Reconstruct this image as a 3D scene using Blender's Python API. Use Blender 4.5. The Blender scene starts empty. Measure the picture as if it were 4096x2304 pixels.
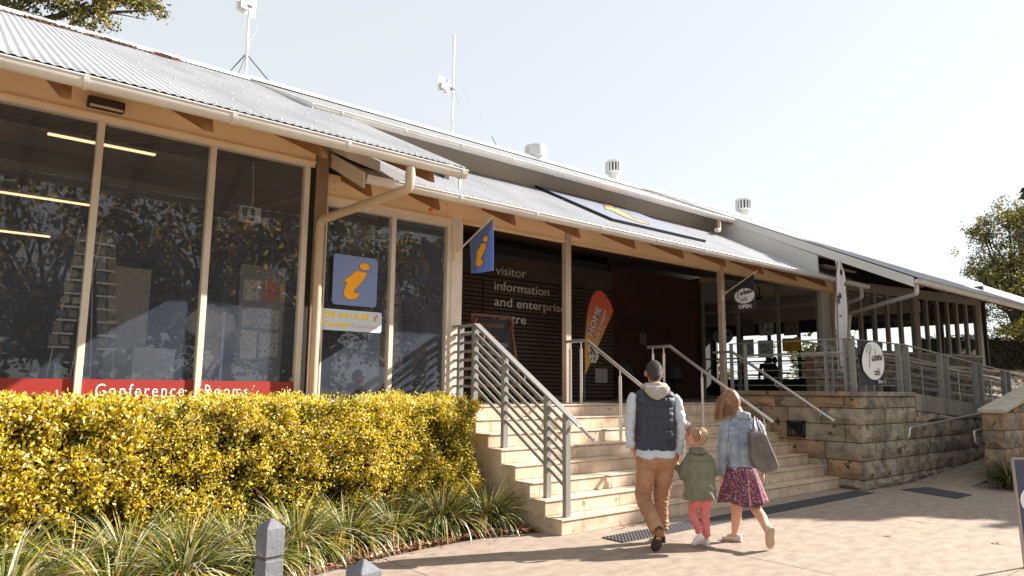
import bpy, math, random
from mathutils import Vector, Matrix, noise
import numpy as np

scene = bpy.context.scene
COL = scene.collection
rnd = random.Random(7)

# ------------------------------------------------------------------ camera
CAM = Vector((-5.5454, -5.7989, 1.596))
PITCH, YAW, ROLL = 0.1406, 0.6923, 0.0088
fw = Vector((math.sin(YAW) * math.cos(PITCH), math.cos(YAW) * math.cos(PITCH), math.sin(PITCH)))
rt = Vector((math.cos(YAW), -math.sin(YAW), 0)); up = rt.cross(fw)
rt2 = rt * math.cos(ROLL) + up * math.sin(ROLL)
up2 = -rt * math.sin(ROLL) + up * math.cos(ROLL)
cd = bpy.data.cameras.new("camera"); cam = bpy.data.objects.new("camera", cd); COL.objects.link(cam)
cd.sensor_width = 36; cd.lens = 24.82; cd.clip_start = 0.05; cd.clip_end = 2000
m = Matrix((rt2, up2, -fw)).transposed().to_4x4(); m.translation = CAM
cam.matrix_world = m
scene.camera = cam
cd.dof.use_dof = False

# ------------------------------------------------------------------ world, sun, exposure
SUN_TO = Vector((2.6, -1.0, 1.66)).normalized()      # towards the sun
SUN_EL = math.asin(SUN_TO.z)
SUN_AZ = math.atan2(SUN_TO.x, SUN_TO.y)
w = bpy.data.worlds.new("World"); scene.world = w; w.use_nodes = True
nt = w.node_tree; bg = nt.nodes["Background"]
sky = nt.nodes.new("ShaderNodeTexSky"); sky.sky_type = 'NISHITA'; sky.sun_disc = False
sky.sun_elevation = SUN_EL; sky.sun_rotation = SUN_AZ
sky.air_density = 1.0; sky.dust_density = 0.8; sky.ozone_density = 1.0
hs = nt.nodes.new("ShaderNodeHueSaturation"); hs.inputs['Saturation'].default_value = 0.38
hz = nt.nodes.new("ShaderNodeMix"); hz.data_type = 'RGBA'; hz.inputs['Factor'].default_value = 0.78     # thin even haze over the whole sky
hz.inputs['B'].default_value = (2.66, 2.80, 2.90, 1)
nt.links.new(sky.outputs[0], hs.inputs['Color']); nt.links.new(hs.outputs[0], hz.inputs['A']); nt.links.new(hz.outputs['Result'], bg.inputs['Color'])
bg.inputs['Strength'].default_value = 0.112
sd = bpy.data.lights.new("sun", 'SUN'); sun = bpy.data.objects.new("sun", sd); COL.objects.link(sun)
sd.energy = 5.0; sd.angle = math.radians(0.53); sd.color = (1.0, 0.935, 0.86)
sun.rotation_euler = SUN_TO.to_track_quat('Z', 'Y').to_euler()
sun.location = (30, -16, 30)
scene.view_settings.view_transform = 'Standard'; scene.view_settings.look = 'None'
scene.view_settings.exposure = 1.42; scene.view_settings.gamma = 1.0
scene.view_settings.use_curve_mapping = False

# ------------------------------------------------------------------ materials
def srgb(r, g, b):
    return tuple(((c / 255) / 12.92 if c / 255 < 0.04045 else ((c / 255 + 0.055) / 1.055) ** 2.4) for c in (r, g, b))

MATS = {}
def M(name, col, rough=.6, metal=0.0, col2=None, scale=4.0, detail=5.0, bump=0.0, bscale=60.0, rv=0.0,
      stretch=(1, 1, 1), ramp=(.35, .65), transl=0.0, emit=None, spec=0.5, coat=0.0, speck=None, sheen=0.0):
    if name in MATS: return MATS[name]
    m = bpy.data.materials.new(name); m.use_nodes = True; MATS[name] = m
    nt = m.node_tree; N = nt.nodes; L = nt.links; b = N["Principled BSDF"]
    b.inputs['Roughness'].default_value = rough; b.inputs['Metallic'].default_value = metal
    b.inputs['Specular IOR Level'].default_value = spec; b.inputs['Coat Weight'].default_value = coat
    b.inputs['Sheen Weight'].default_value = sheen
    b.inputs['Base Color'].default_value = (*col, 1)
    geo = N.new("ShaderNodeNewGeometry"); mp = N.new("ShaderNodeMapping"); mp.inputs['Scale'].default_value = stretch
    L.new(geo.outputs['Position'], mp.inputs['Vector'])
    out = None
    if col2 is not None:
        nz = N.new("ShaderNodeTexNoise"); nz.inputs['Scale'].default_value = scale; nz.inputs['Detail'].default_value = detail
        L.new(mp.outputs[0], nz.inputs['Vector'])
        r = N.new("ShaderNodeValToRGB"); r.color_ramp.elements[0].position = ramp[0]; r.color_ramp.elements[1].position = ramp[1]
        r.color_ramp.elements[0].color = (*col, 1); r.color_ramp.elements[1].color = (*col2, 1)
        L.new(nz.outputs['Fac'], r.inputs[0]); out = r.outputs[0]
    if speck is not None:
        nz = N.new("ShaderNodeTexNoise"); nz.inputs['Scale'].default_value = speck[1]; nz.inputs['Detail'].default_value = 3
        L.new(mp.outputs[0], nz.inputs['Vector'])
        r = N.new("ShaderNodeValToRGB"); r.color_ramp.elements[0].position = speck[2]; r.color_ramp.elements[1].position = speck[2] + .06
        L.new(nz.outputs['Fac'], r.inputs[0])
        mx = N.new("ShaderNodeMix"); mx.data_type = 'RGBA'; L.new(r.outputs[0], mx.inputs['Factor'])
        if out: L.new(out, mx.inputs['A'])
        else: mx.inputs['A'].default_value = (*col, 1)
        mx.inputs['B'].default_value = (*speck[0], 1); out = mx.outputs['Result']
    if rv > 0:
        oi = N.new("ShaderNodeObjectInfo"); mr = N.new("ShaderNodeMapRange")
        mr.inputs['To Min'].default_value = 1 - rv; mr.inputs['To Max'].default_value = 1 + rv
        L.new(oi.outputs['Random'], mr.inputs['Value'])
        h = N.new("ShaderNodeHueSaturation"); L.new(mr.outputs[0], h.inputs['Value'])
        if out: L.new(out, h.inputs['Color'])
        else: h.inputs['Color'].default_value = (*col, 1)
        out = h.outputs[0]
    if out: L.new(out, b.inputs['Base Color'])
    if bump > 0:
        nb = N.new("ShaderNodeTexNoise"); nb.inputs['Scale'].default_value = bscale; nb.inputs['Detail'].default_value = 6
        L.new(mp.outputs[0], nb.inputs['Vector'])
        bp = N.new("ShaderNodeBump"); bp.inputs['Strength'].default_value = bump; bp.inputs['Distance'].default_value = 0.02
        L.new(nb.outputs['Fac'], bp.inputs['Height']); L.new(bp.outputs[0], b.inputs['Normal'])
    if transl > 0:
        t = N.new("ShaderNodeBsdfTranslucent"); ms = N.new("ShaderNodeMixShader"); ms.inputs[0].default_value = transl
        if out: L.new(out, t.inputs['Color'])
        else: t.inputs['Color'].default_value = (*col, 1)
        L.new(b.outputs[0], ms.inputs[1]); L.new(t.outputs[0], ms.inputs[2])
        L.new(ms.outputs[0], N["Material Output"].inputs['Surface'])
    if emit:
        b.inputs['Emission Color'].default_value = (*emit[0], 1); b.inputs['Emission Strength'].default_value = emit[1]
    return m

def glass_mat(name, tint=(1, 1, 1), dust=0.03, dustcol=(.55, .6, .68), ior=1.6):
    m = bpy.data.materials.new(name); m.use_nodes = True; nt = m.node_tree; N = nt.nodes; L = nt.links
    N.remove(N["Principled BSDF"])
    tr = N.new("ShaderNodeBsdfTransparent"); tr.inputs[0].default_value = (*tint, 1)
    gl = N.new("ShaderNodeBsdfGlossy"); gl.inputs['Roughness'].default_value = 0.0
    fr = N.new("ShaderNodeFresnel"); fr.inputs[0].default_value = ior
    gb = N.new("ShaderNodeNewGeometry"); inv = N.new("ShaderNodeMath"); inv.operation = 'SUBTRACT'; inv.inputs[0].default_value = 1; L.new(gb.outputs['Backfacing'], inv.inputs[1])
    mu = N.new("ShaderNodeMath"); mu.operation = 'MULTIPLY'; L.new(fr.outputs[0], mu.inputs[0]); L.new(inv.outputs[0], mu.inputs[1])   # one reflection, at the outer face
    mx = N.new("ShaderNodeMixShader"); L.new(mu.outputs[0], mx.inputs[0]); L.new(tr.outputs[0], mx.inputs[1]); L.new(gl.outputs[0], mx.inputs[2])
    df = N.new("ShaderNodeBsdfDiffuse"); df.inputs[0].default_value = (*dustcol, 1)
    nz = N.new("ShaderNodeTexNoise"); nz.inputs['Scale'].default_value = 2.5; nz.inputs['Detail'].default_value = 6
    geo = N.new("ShaderNodeNewGeometry"); L.new(geo.outputs['Position'], nz.inputs['Vector'])
    mr = N.new("ShaderNodeMapRange"); mr.inputs['To Min'].default_value = dust * .5; mr.inputs['To Max'].default_value = dust * 1.5
    L.new(nz.outputs['Fac'], mr.inputs['Value'])
    m2 = N.new("ShaderNodeMixShader"); L.new(mr.outputs[0], m2.inputs[0]); L.new(mx.outputs[0], m2.inputs[1]); L.new(df.outputs[0], m2.inputs[2])
    L.new(m2.outputs[0], N["Material Output"].inputs['Surface'])
    MATS[name] = m; return m

m_conc = M("concrete_paving", srgb(142, 126, 112), .85, col2=srgb(166, 149, 133), scale=6, detail=12, bump=.5, bscale=120,
           speck=(srgb(92, 80, 72), 26, .66), ramp=(.32, .66), stretch=(.8, 1.4, 1))
m_concg = M("cast_concrete", srgb(150, 142, 130), .85, col2=srgb(104, 98, 90), scale=3, detail=8, bump=.3, bscale=60, stretch=(1, 1, .25), ramp=(.4, .75))
m_soil = M("soil", srgb(92, 66, 48), .95, col2=srgb(140, 104, 78), scale=18, bump=1, bscale=60)
m_ground = M("ground_far", srgb(120, 112, 90), .95, col2=srgb(90, 92, 60), scale=.4, bump=.3)
m_tile = M("sandstone_tile", srgb(214, 194, 172), .55, col2=srgb(192, 168, 142), scale=5, detail=10, bump=.1, bscale=90, rv=.06, speck=(srgb(150, 130, 110), 9, .66))
m_grout = M("tile_grout", srgb(96, 84, 74), .9)
m_zinc = M("zinc_roof_sheet", srgb(162, 163, 166), .6, metal=.03, col2=srgb(148, 149, 153), scale=1.5, detail=6, rv=.02, stretch=(1, .25, 1))
m_white = M("white_ridge_capping", srgb(228, 228, 226), .5)
m_gutter = M("cream_gutter_paint", srgb(214, 211, 206), .35, col2=srgb(204, 200, 194), scale=3, spec=.5)
m_pipe = M("downpipe_paint", srgb(196, 172, 146), .45, col2=srgb(186, 162, 136), scale=3)
m_beam = M("tan_beam_paint", srgb(240, 208, 166), .6, col2=srgb(234, 200, 156), scale=2, bump=.05)
m_raft = M("rafter_timber_paint", srgb(160, 112, 70), .6, col2=srgb(146, 100, 60), scale=3, bump=.08, stretch=(3, .6, 3))
m_soffit = M("soffit_lining", srgb(214, 190, 160), .7)
m_frame = M("window_frame_paint", srgb(222, 210, 196), .4, col2=srgb(212, 200, 186), scale=3)
m_framed = M("grey_window_frame_paint", srgb(140, 132, 124), .45)
m_post = M("steel_post_paint", srgb(190, 170, 152), .45, col2=srgb(180, 160, 142), scale=4)
m_panel = M("grey_cladding", srgb(200, 196, 191), .6, col2=srgb(188, 184, 179), scale=.8)
m_dark = M("black_recess", srgb(26, 24, 24), .8)
m_int = M("interior_wall", srgb(60, 56, 54), .8)
m_intc = M("interior_ceiling", srgb(140, 140, 122), .8, col2=srgb(128, 128, 112), scale=3)
m_intb = M("interior_ceiling_batten", srgb(46, 42, 36), .8)
m_intf = M("interior_floor", srgb(58, 56, 56), .6)
m_slat = M("dark_timber_slat", srgb(88, 66, 54), .6, col2=srgb(66, 50, 42), scale=5, stretch=(.4, 1, 8))
m_red = M("dark_red_wall", srgb(84, 42, 32), .7, col2=srgb(66, 34, 28), scale=2)
m_rail = M("grey_balustrade_paint", srgb(142, 140, 136), .4, metal=.15)
m_ss = M("brushed_stainless", srgb(206, 200, 194), .3, metal=.7)
m_stone = M("rock_faced_sandstone", srgb(168, 154, 134), .95, col2=srgb(116, 108, 97), scale=3.5, detail=10, bump=1.0, bscale=28, rv=.10,
            speck=(srgb(84, 78, 70), 5.5, .62), ramp=(.38, .66))
m_stoneo = M("rust_stained_sandstone", srgb(176, 142, 106), .95, col2=srgb(126, 114, 98), scale=3, detail=10, bump=1.0, bscale=28, rv=.1,
             speck=(srgb(60, 54, 48), 7, .62), ramp=(.35, .68))
m_mortar = M("wall_mortar", srgb(128, 100, 76), .95, col2=srgb(90, 80, 70), scale=3)
m_coping = M("pale_stone_coping", srgb(196, 184, 164), .85, col2=srgb(170, 158, 138), scale=5, bump=.3)
m_black = M("black_rubber", srgb(30, 30, 32), .7)
m_tact = M("tactile_rubber", srgb(52, 50, 52), .75)
m_blue = M("sign_blue", srgb(122, 142, 192), .45)
m_bluef = M("flag_blue_fabric", srgb(118, 140, 192), .6, transl=.35)
m_pblue = M("pale_blue_sign", srgb(206, 222, 240), .4)
m_amber = M("sign_amber", srgb(255, 176, 8), .4)
m_ink = M("black_ink", srgb(30, 30, 34), .6)
m_signroof = M("pale_grey_blue_panel", srgb(124, 130, 145), .5)
m_paleamber = M("faded_amber_print", srgb(196, 160, 104), .5)
m_wht = M("white_print", srgb(236, 236, 234), .5)
m_yel = M("yellow_print", srgb(255, 214, 10), .5)
m_org = M("orange_print", srgb(240, 140, 30), .5)
m_letter = M("aluminium_letter", srgb(205, 196, 188), .35, metal=.3)
m_redstrip = M("red_glass_film", srgb(158, 46, 40), .5)
m_bark = M("tree_bark", srgb(90, 76, 62), .95, col2=srgb(60, 52, 44), scale=8, bump=.6, stretch=(1, 1, .2))
m_steelw = M("galvanised_steel", srgb(210, 208, 204), .35, metal=.6)
g_pane = glass_mat("window_glass", dust=.05, dustcol=(.42, .50, .68), ior=1.85)
g_cafe = glass_mat("cafe_window_glass", dust=.006, ior=1.5)

# ------------------------------------------------------------------ helpers
ORG = {}
def worg(o):
    return ORG.get(o.name, Vector((0, 0, 0))) if o else Vector((0, 0, 0))

def thing(name, label, cat, loc=(0, 0, 0), rz=0, group=None, kind=None):
    o = bpy.data.objects.new(name, None); COL.objects.link(o); o.empty_display_size = .1
    o.location = loc; o.rotation_euler = (0, 0, rz)
    ORG[o.name] = Vector(loc) if rz == 0 else Vector((0, 0, 0))
    if label: o['label'] = label
    if cat: o['category'] = cat
    if group: o['group'] = group
    if kind: o['kind'] = kind
    return o

def tag(o, label=None, cat=None, group=None, kind=None):
    if label: o['label'] = label
    if cat: o['category'] = cat
    if group: o['group'] = group
    if kind: o['kind'] = kind
    return o

class MB:
    def __init__(s): s.V = []; s.F = []; s.I = []; s.mi = 0
    def add(s, vs, fs):
        o = len(s.V); s.V += [tuple(v) for v in vs]
        for f in fs: s.F.append(tuple(o + i for i in f)); s.I.append(s.mi)
        return s
    def box(s, x0, x1, y0, y1, z0, z1):
        vs = [(x, y, z) for z in (z0, z1) for y in (y0, y1) for x in (x0, x1)]
        return s.add(vs, [(0, 2, 3, 1), (4, 5, 7, 6), (0, 1, 5, 4), (2, 6, 7, 3), (0, 4, 6, 2), (1, 3, 7, 5)])
    def obox(s, c, u, v, w):
        c, u, v, w = map(Vector, (c, u, v, w))
        vs = [c + u * a + v * b + w * d for d in (-1, 1) for b in (-1, 1) for a in (-1, 1)]
        return s.add(vs, [(0, 2, 3, 1), (4, 5, 7, 6), (0, 1, 5, 4), (2, 6, 7, 3), (0, 4, 6, 2), (1, 3, 7, 5)])
    def bar(s, a, b, w, h, upv=(0, 0, 1)):
        a, b, upv = Vector(a), Vector(b), Vector(upv); d = (b - a).normalized()
        sd_ = d.cross(upv).normalized(); u2 = sd_.cross(d).normalized()
        return s.obox((a + b) / 2, (b - a) / 2, sd_ * w / 2, u2 * h / 2)
    def prism(s, pts, ext):
        pts = [Vector(q) for q in pts]; e = Vector(ext); n = len(pts)
        vs = pts + [q + e for q in pts]
        fs = [tuple(range(n))[::-1], tuple(range(n, 2 * n))] + [(i, (i + 1) % n, n + (i + 1) % n, n + i) for i in range(n)]
        return s.add(vs, fs)
    def tube(s, pts, r, n=8, caps=True, flat=1.0, upv=None):
        pts = [Vector(q) for q in pts]; rs = r if isinstance(r, (list, tuple)) else [r] * len(pts)
        o = len(s.V); prev = None
        for i, q in enumerate(pts):
            d = (pts[min(i + 1, len(pts) - 1)] - pts[max(i - 1, 0)]).normalized()
            if prev is None:
                a = Vector(upv) if upv else (Vector((0, 0, 1)) if abs(d.z) < .9 else Vector((1, 0, 0)))
                x = (a - d * a.dot(d)).normalized()
            else:
                x = (prev - d * prev.dot(d)).normalized()
            prev = x; y = d.cross(x)
            for k in range(n):
                t = 2 * math.pi * k / n
                s.V.append(tuple(q + x * math.cos(t) * rs[i] + y * math.sin(t) * rs[i] * flat))
        for i in range(len(pts) - 1):
            for k in range(n):
                s.F.append((o + i * n + k, o + i * n + (k + 1) % n, o + (i + 1) * n + (k + 1) % n, o + (i + 1) * n + k)); s.I.append(s.mi)
        if caps:
            s.F.append(tuple(o + k for k in range(n))[::-1]); s.I.append(s.mi)
            s.F.append(tuple(o + (len(pts) - 1) * n + k for k in range(n))); s.I.append(s.mi)
        return s
    def ell(s, c, rx, ry, rz, nu=14, nv=10, rot=None):
        c = Vector(c); o = len(s.V)
        R = rot or Matrix.Identity(3)
        for j in range(1, nv):
            ph = math.pi * j / nv
            for i in range(nu):
                t = 2 * math.pi * i / nu
                s.V.append(tuple(c + R @ Vector((rx * math.sin(ph) * math.cos(t), ry * math.sin(ph) * math.sin(t), rz * math.cos(ph)))))
        top = len(s.V); s.V.append(tuple(c + R @ Vector((0, 0, rz)))); s.V.append(tuple(c - R @ Vector((0, 0, rz))))
        for j in range(nv - 2):
            for i in range(nu):
                a = o + j * nu + i; b = o + j * nu + (i + 1) % nu
                s.F.append((a, a + nu, b + nu, b)); s.I.append(s.mi)
        for i in range(nu):
            s.F.append((top, o + i, o + (i + 1) % nu)); s.I.append(s.mi)
            l = o + (nv - 2) * nu
            s.F.append((top + 1, l + (i + 1) % nu, l + i)); s.I.append(s.mi)
        return s
    def rings(s, rgs, caps=True):
        n = len(rgs[0]); o = len(s.V)
        for r in rgs: s.V += [tuple(q) for q in r]
        for i in range(len(rgs) - 1):
            for k in range(n):
                s.F.append((o + i * n + k, o + i * n + (k + 1) % n, o + (i + 1) * n + (k + 1) % n, o + (i + 1) * n + k)); s.I.append(s.mi)
        if caps:
            s.F.append(tuple(o + k for k in range(n))[::-1]); s.I.append(s.mi)
            s.F.append(tuple(o + (len(rgs) - 1) * n + k for k in range(n))); s.I.append(s.mi)
        return s
    def build(s, name, mats, parent=None, smooth=False, bevel=0, origin=None, world=True, kind=None, autos=None):
        me = bpy.data.meshes.new(name)
        if parent is not None: org = worg(parent) if world else Vector((0, 0, 0))
        else: org = Vector(origin) if origin is not None else Vector((0, 0, 0))
        me.from_pydata([(v[0] - org.x, v[1] - org.y, v[2] - org.z) for v in s.V], [], s.F)
        if not isinstance(mats, (list, tuple)): mats = [mats]
        for m in mats: me.materials.append(m)
        if len(mats) > 1: me.polygons.foreach_set('material_index', s.I)
        if smooth: me.polygons.foreach_set('use_smooth', [True] * len(me.polygons))
        me.update()
        o = bpy.data.objects.new(name, me); COL.objects.link(o)
        if parent is not None:
            o.parent = parent; ORG[o.name] = worg(parent)
        else:
            o.location = org; ORG[o.name] = org
        if bevel:
            b = o.modifiers.new("bevel", 'BEVEL'); b.width = bevel; b.segments = 1; b.limit_method = 'ANGLE'
        if kind: o['kind'] = kind
        if autos: 
            me.polygons.foreach_set('use_smooth', [True] * len(me.polygons)); me.set_sharp_from_angle(angle=math.radians(autos))
        return o

def box(name, mat, parent, *b, bevel=0, **k): return MB().box(*b).build(name, mat, parent, bevel=bevel, **k)

class Fr:                                   # a drawing plane: origin, right, up, outwards
    def __init__(s, o, u, v):
        s.o = Vector(o); s.u = Vector(u).normalized(); s.v = Vector(v).normalized(); s.n = s.u.cross(s.v).normalized()
    def __call__(s, a, b, h=0): return s.o + s.u * a + s.v * b + s.n * h

def text(txt, size, fr, a, b, mat, parent, name='lettering', ext=.002, h=.001, bold=0.0, shear=0.0, spacing=1.0, fit=None, rot=0.0, sx=1.0):
    cu = bpy.data.curves.new("t", 'FONT'); cu.body = txt; cu.size = size; cu.extrude = ext / 2; cu.offset = bold; cu.shear = shear
    cu.space_character = spacing; cu.resolution_u = 3
    ob = bpy.data.objects.new("t", cu); COL.objects.link(ob)
    dg = bpy.context.evaluated_depsgraph_get(); dg.update()
    me = bpy.data.meshes.new_from_object(ob.evaluated_get(dg)); bpy.data.objects.remove(ob); bpy.data.curves.remove(cu)
    xs = [v.co.x for v in me.vertices]
    k = sx
    if fit and xs: k = fit / (max(xs) - min(xs))
    c, s_ = math.cos(rot), math.sin(rot); org = worg(parent)
    for v in me.vertices:
        x, y = (v.co.x - (min(xs) if fit else 0)) * k, v.co.y
        v.co = fr(a + x * c - y * s_, b + x * s_ + y * c, h + ext / 2 + v.co.z) - org
    me.materials.clear(); me.materials.append(mat); me.name = name
    o = bpy.data.objects.new(name, me); COL.objects.link(o); o.parent = parent; ORG[o.name] = org
    return o

def shape(fr, pts, h0, h1, mb=None):
    mb = mb or MB(); mb.prism([fr(a, b, h0) for a, b in pts], fr.n * (h1 - h0)); return mb

def ellpts(cx, cy, rx, ry, n=28): return [(cx + rx * math.cos(2 * math.pi * i / n), cy + ry * math.sin(2 * math.pi * i / n)) for i in range(n)]

def rrect(x0, y0, x1, y1, r, n=5):
    P = []
    for cx, cy, a0 in ((x1 - r, y1 - r, 0), (x0 + r, y1 - r, 90), (x0 + r, y0 + r, 180), (x1 - r, y0 + r, 270)):
        for i in range(n + 1):
            t = math.radians(a0 + 90 * i / n); P.append((cx + r * math.cos(t), cy + r * math.sin(t)))
    return P

def smoothpts(P, n=6):
    out = []; P = [Vector((*p, 0)) if len(p) == 2 else Vector(p) for p in P]
    for i in range(len(P) - 1):
        p0 = P[max(i - 1, 0)]; p1 = P[i]; p2 = P[i + 1]; p3 = P[min(i + 2, len(P) - 1)]
        for k in range(n):
            t = k / n
            out.append(.5 * ((2 * p1) + (p2 - p0) * t + (2 * p0 - 5 * p1 + 4 * p2 - p3) * t * t + (3 * p1 - p0 - 3 * p2 + p3) * t ** 3))
    out.append(P[-1]); return out

PARK = [[(.12, .98), (.1, .6), (.04, .1), (-.02, -.3)], [(-.22, .62), (-.2, .9), (.0, 1.12), (.25, 1.14), (.42, .98), (.36, .74), (.2, .58), (.06, .52)],
        [(.6, .38), (.5, .42), (.4, .22), (.46, .06), (.58, .3), (.6, .1), (.68, .12)], [(.72, .4), (.74, .08), (.78, .32), (.88, .42)],
        [(.98, .85), (.93, .08), (.97, .28), (1.08, .42), (.99, .26), (1.1, .06)], [(1.14, .4), (1.19, .08), (1.3, .44)],
        [(1.36, .38), (1.37, .1), (1.43, .16)], [(1.46, .24), (1.56, .36), (1.5, .44), (1.46, .24), (1.53, .08), (1.62, .16)],
        [(1.65, .42), (1.69, .08), (1.77, .36), (1.82, .08), (1.98, .5)]]
def parkview(fr, a, b, s, mat, parent, w=.03, h=.002, rot=0.0, name='lettering'):
    mb = MB(); c, sn = math.cos(rot), math.sin(rot)
    for st in PARK:
        P = smoothpts(st, 4); n = len(P); L = []; R = []
        for i, q in enumerate(P):
            d = (P[min(i + 1, n - 1)] - P[max(i - 1, 0)]); d = d.normalized() if d.length > 0 else Vector((1, 0, 0))
            ww = w * (.45 + .75 * abs(d.y)) * .5
            nx, ny = -d.y * ww, d.x * ww
            for lst, sg in ((L, 1), (R, -1)):
                x, y = (q.x + nx * sg) * s, (q.y + ny * sg) * s
                lst.append((a + x * c - y * sn, b + x * sn + y * c))
        for i in range(n - 1):
            mb.add([fr(*L[i], h), fr(*R[i], h), fr(*R[i + 1], h), fr(*L[i + 1], h)], [(0, 1, 2, 3)])
    return mb.build(name, mat, parent)

def leafsprig(fr, a, b, s, mat, parent):
    mb = MB()
    for an in (-60, -20, 20, 60):
        t = math.radians(90 + an); d = (math.cos(t), math.sin(t)); p = (-d[1], d[0])
        pts = [(a, b), (a + d[0] * s * .5 + p[0] * s * .14, b + d[1] * s * .5 + p[1] * s * .14), (a + d[0] * s, b + d[1] * s), (a + d[0] * s * .5 - p[0] * s * .14, b + d[1] * s * .5 - p[1] * s * .14)]
        mb.add([fr(*q, .004) for q in pts], [(0, 1, 2, 3)])
    return mb.build('leaf_emblem', mat, parent)

# the slanted i of the visitor sign, in unit coordinates (0..1 both ways)
I_DOT = (.71, .82, .127, .08)
I_BODY = smoothpts([(.50, .722), (.775, .70)], 1)[0:2]
I_BODY = [(.505, .722), (.775, .70), (.735, .60), (.66, .50), (.58, .40), (.50, .33), (.475, .275), (.49, .252), (.55, .262), (.612, .268),
          (.61, .22), (.57, .165), (.50, .118), (.42, .105), (.33, .11), (.25, .155), (.222, .22), (.235, .30), (.275, .39), (.295, .455),
          (.26, .465), (.19, .455), (.26, .52), (.38, .60)]
def i_glyph(fr, a, b, sx, sy, mat, parent, h=.003):
    mb = shape(fr, ellpts(a + I_DOT[0] * sx, b + I_DOT[1] * sy, I_DOT[2] * sx, I_DOT[3] * sy), h, h + .002)
    shape(fr, [(a + x * sx, b + y * sy) for x, y in reversed(I_BODY)], h, h + .002, mb)
    mb.build('information_symbol', mat, parent)
    ol = MB()
    for P in (ellpts(a + I_DOT[0] * sx, b + I_DOT[1] * sy, I_DOT[2] * sx, I_DOT[3] * sy), [(a + x * sx, b + y * sy) for x, y in I_BODY]):
        n = len(P)
        for i in range(n):
            ol.tube([fr(*P[i], h), fr(*P[(i + 1) % n], h)], .0035 * sx / .6, n=4)
    ol.build('symbol_outline', m_ink, parent)
# ------------------------------------------------------------------ ground, path, bed
XJ = [-16.0, -12.2, -8.8, -5.4, -2.05, .77, 4.14, 7.5, 10.9, 14.3, 17.7, 21, 25]
YJ = [-16, -12.5, -9.6, -6.6, -3.6]
g = MB(); g.box(-150, 150, -150, 150, -1.0, -.06); g = g.build('ground', m_ground); tag(g, kind='structure')
pv = MB(); pv.box(-16, 30, -16, 3.0, -.055, -.012)
pv = pv.build('pavement', m_soil); tag(pv, kind='structure')
def bed_y(x):                                   # front edge of the planting bed
    if x > -.02: return 3.0
    P = [(-16, -1.2), (-5.5, -.75), (-4.2, -.35), (-2.83, .1), (-2.05, .3), (-1.3, .42), (-.6, .44), (-.02, .28)]
    for (x0, y0), (x1, y1) in zip(P, P[1:]):
        if x <= x1: return y0 + (y1 - y0) * (x - x0) / (x1 - x0)
    return .3
for i in range(len(XJ) - 1):
    for j in range(len(YJ)):
        x0, x1 = XJ[i] + .006, XJ[i + 1] - .006; y0 = YJ[j] + .006
        y1 = YJ[j + 1] - .006 if j + 1 < len(YJ) else None
        if y1 is None:
            n = 6 if x0 < 0 else 1
            xs = [x0 + (x1 - x0) * k / n for k in range(n + 1)]
            if x0 > -2.1 and x0 < .5: xs = [x0, -1.5, -1.0, -.5, -.021, -.02, x1]
            far = [(x, (bed_y(x) if x <= -.0205 else .9)) for x in xs]
            if xs[-1] > 5: far = [(x, 2.2) for x in xs]
            pts = [(x0, y0, -.05), (x1, y0, -.05)] + [(x, y, -.05) for x, y in reversed(far)]
        else:
            pts = [(x0, y0, -.05), (x1, y0, -.05), (x1, y1, -.05), (x0, y1, -.05)]
        s = MB(); s.prism(pts, (0, 0, .05)); s.build('paving_slab', m_conc, pv)
so = MB()
nx = 70; ny = 18
for i in range(nx + 1):
    for j in range(ny + 1):
        x = -16 + 16 * i / nx; y = bed_y(min(x, -.03)) + .01 + (2.4 - bed_y(min(x, -.03))) * j / ny
        so.V.append((x, y, -.01 + .05 * noise.noise(Vector((x * 2, y * 2, 0))) + (.02 if j else -.01)))
for i in range(nx):
    for j in range(ny):
        a = i * (ny + 1) + j; so.F.append((a, a + ny + 1, a + ny + 2, a + 1)); so.I.append(0)
so = so.build('garden_bed', m_soil, smooth=True); tag(so, kind='structure')

# dead leaves and bark on the bed edge
lit = MB()
for k in range(2600):
    x = rnd.uniform(-6, -.05) if k % 3 else rnd.uniform(-2.4, -.05); y = bed_y(x) + abs(rnd.gauss(0, .25)) - .02
    if rnd.random() < .03: y -= rnd.uniform(.02, .3)
    s_ = rnd.uniform(.012, .035); a = rnd.uniform(0, 6.28); t = rnd.uniform(-.5, .5)
    u = Vector((math.cos(a), math.sin(a), t)) * s_; v = Vector((-math.sin(a), math.cos(a), rnd.uniform(-.4, .4))) * s_ * .45
    c = Vector((x, y, .035 + rnd.uniform(0, .02)))
    lit.mi = rnd.choice((0, 0, 1, 2)); lit.add([c - u, c + v, c + u, c - v], [(0, 1, 2, 3)])
lit = lit.build('leaf_litter', [M('dry_leaf', srgb(150, 92, 54), .8), M('pale_dry_leaf', srgb(206, 176, 140), .8), M('dark_mulch', srgb(84, 58, 40), .9)])
tag(lit, 'brown dry leaves and bark scattered along the edge of the planting bed', 'leaf litter', kind='stuff')
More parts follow.
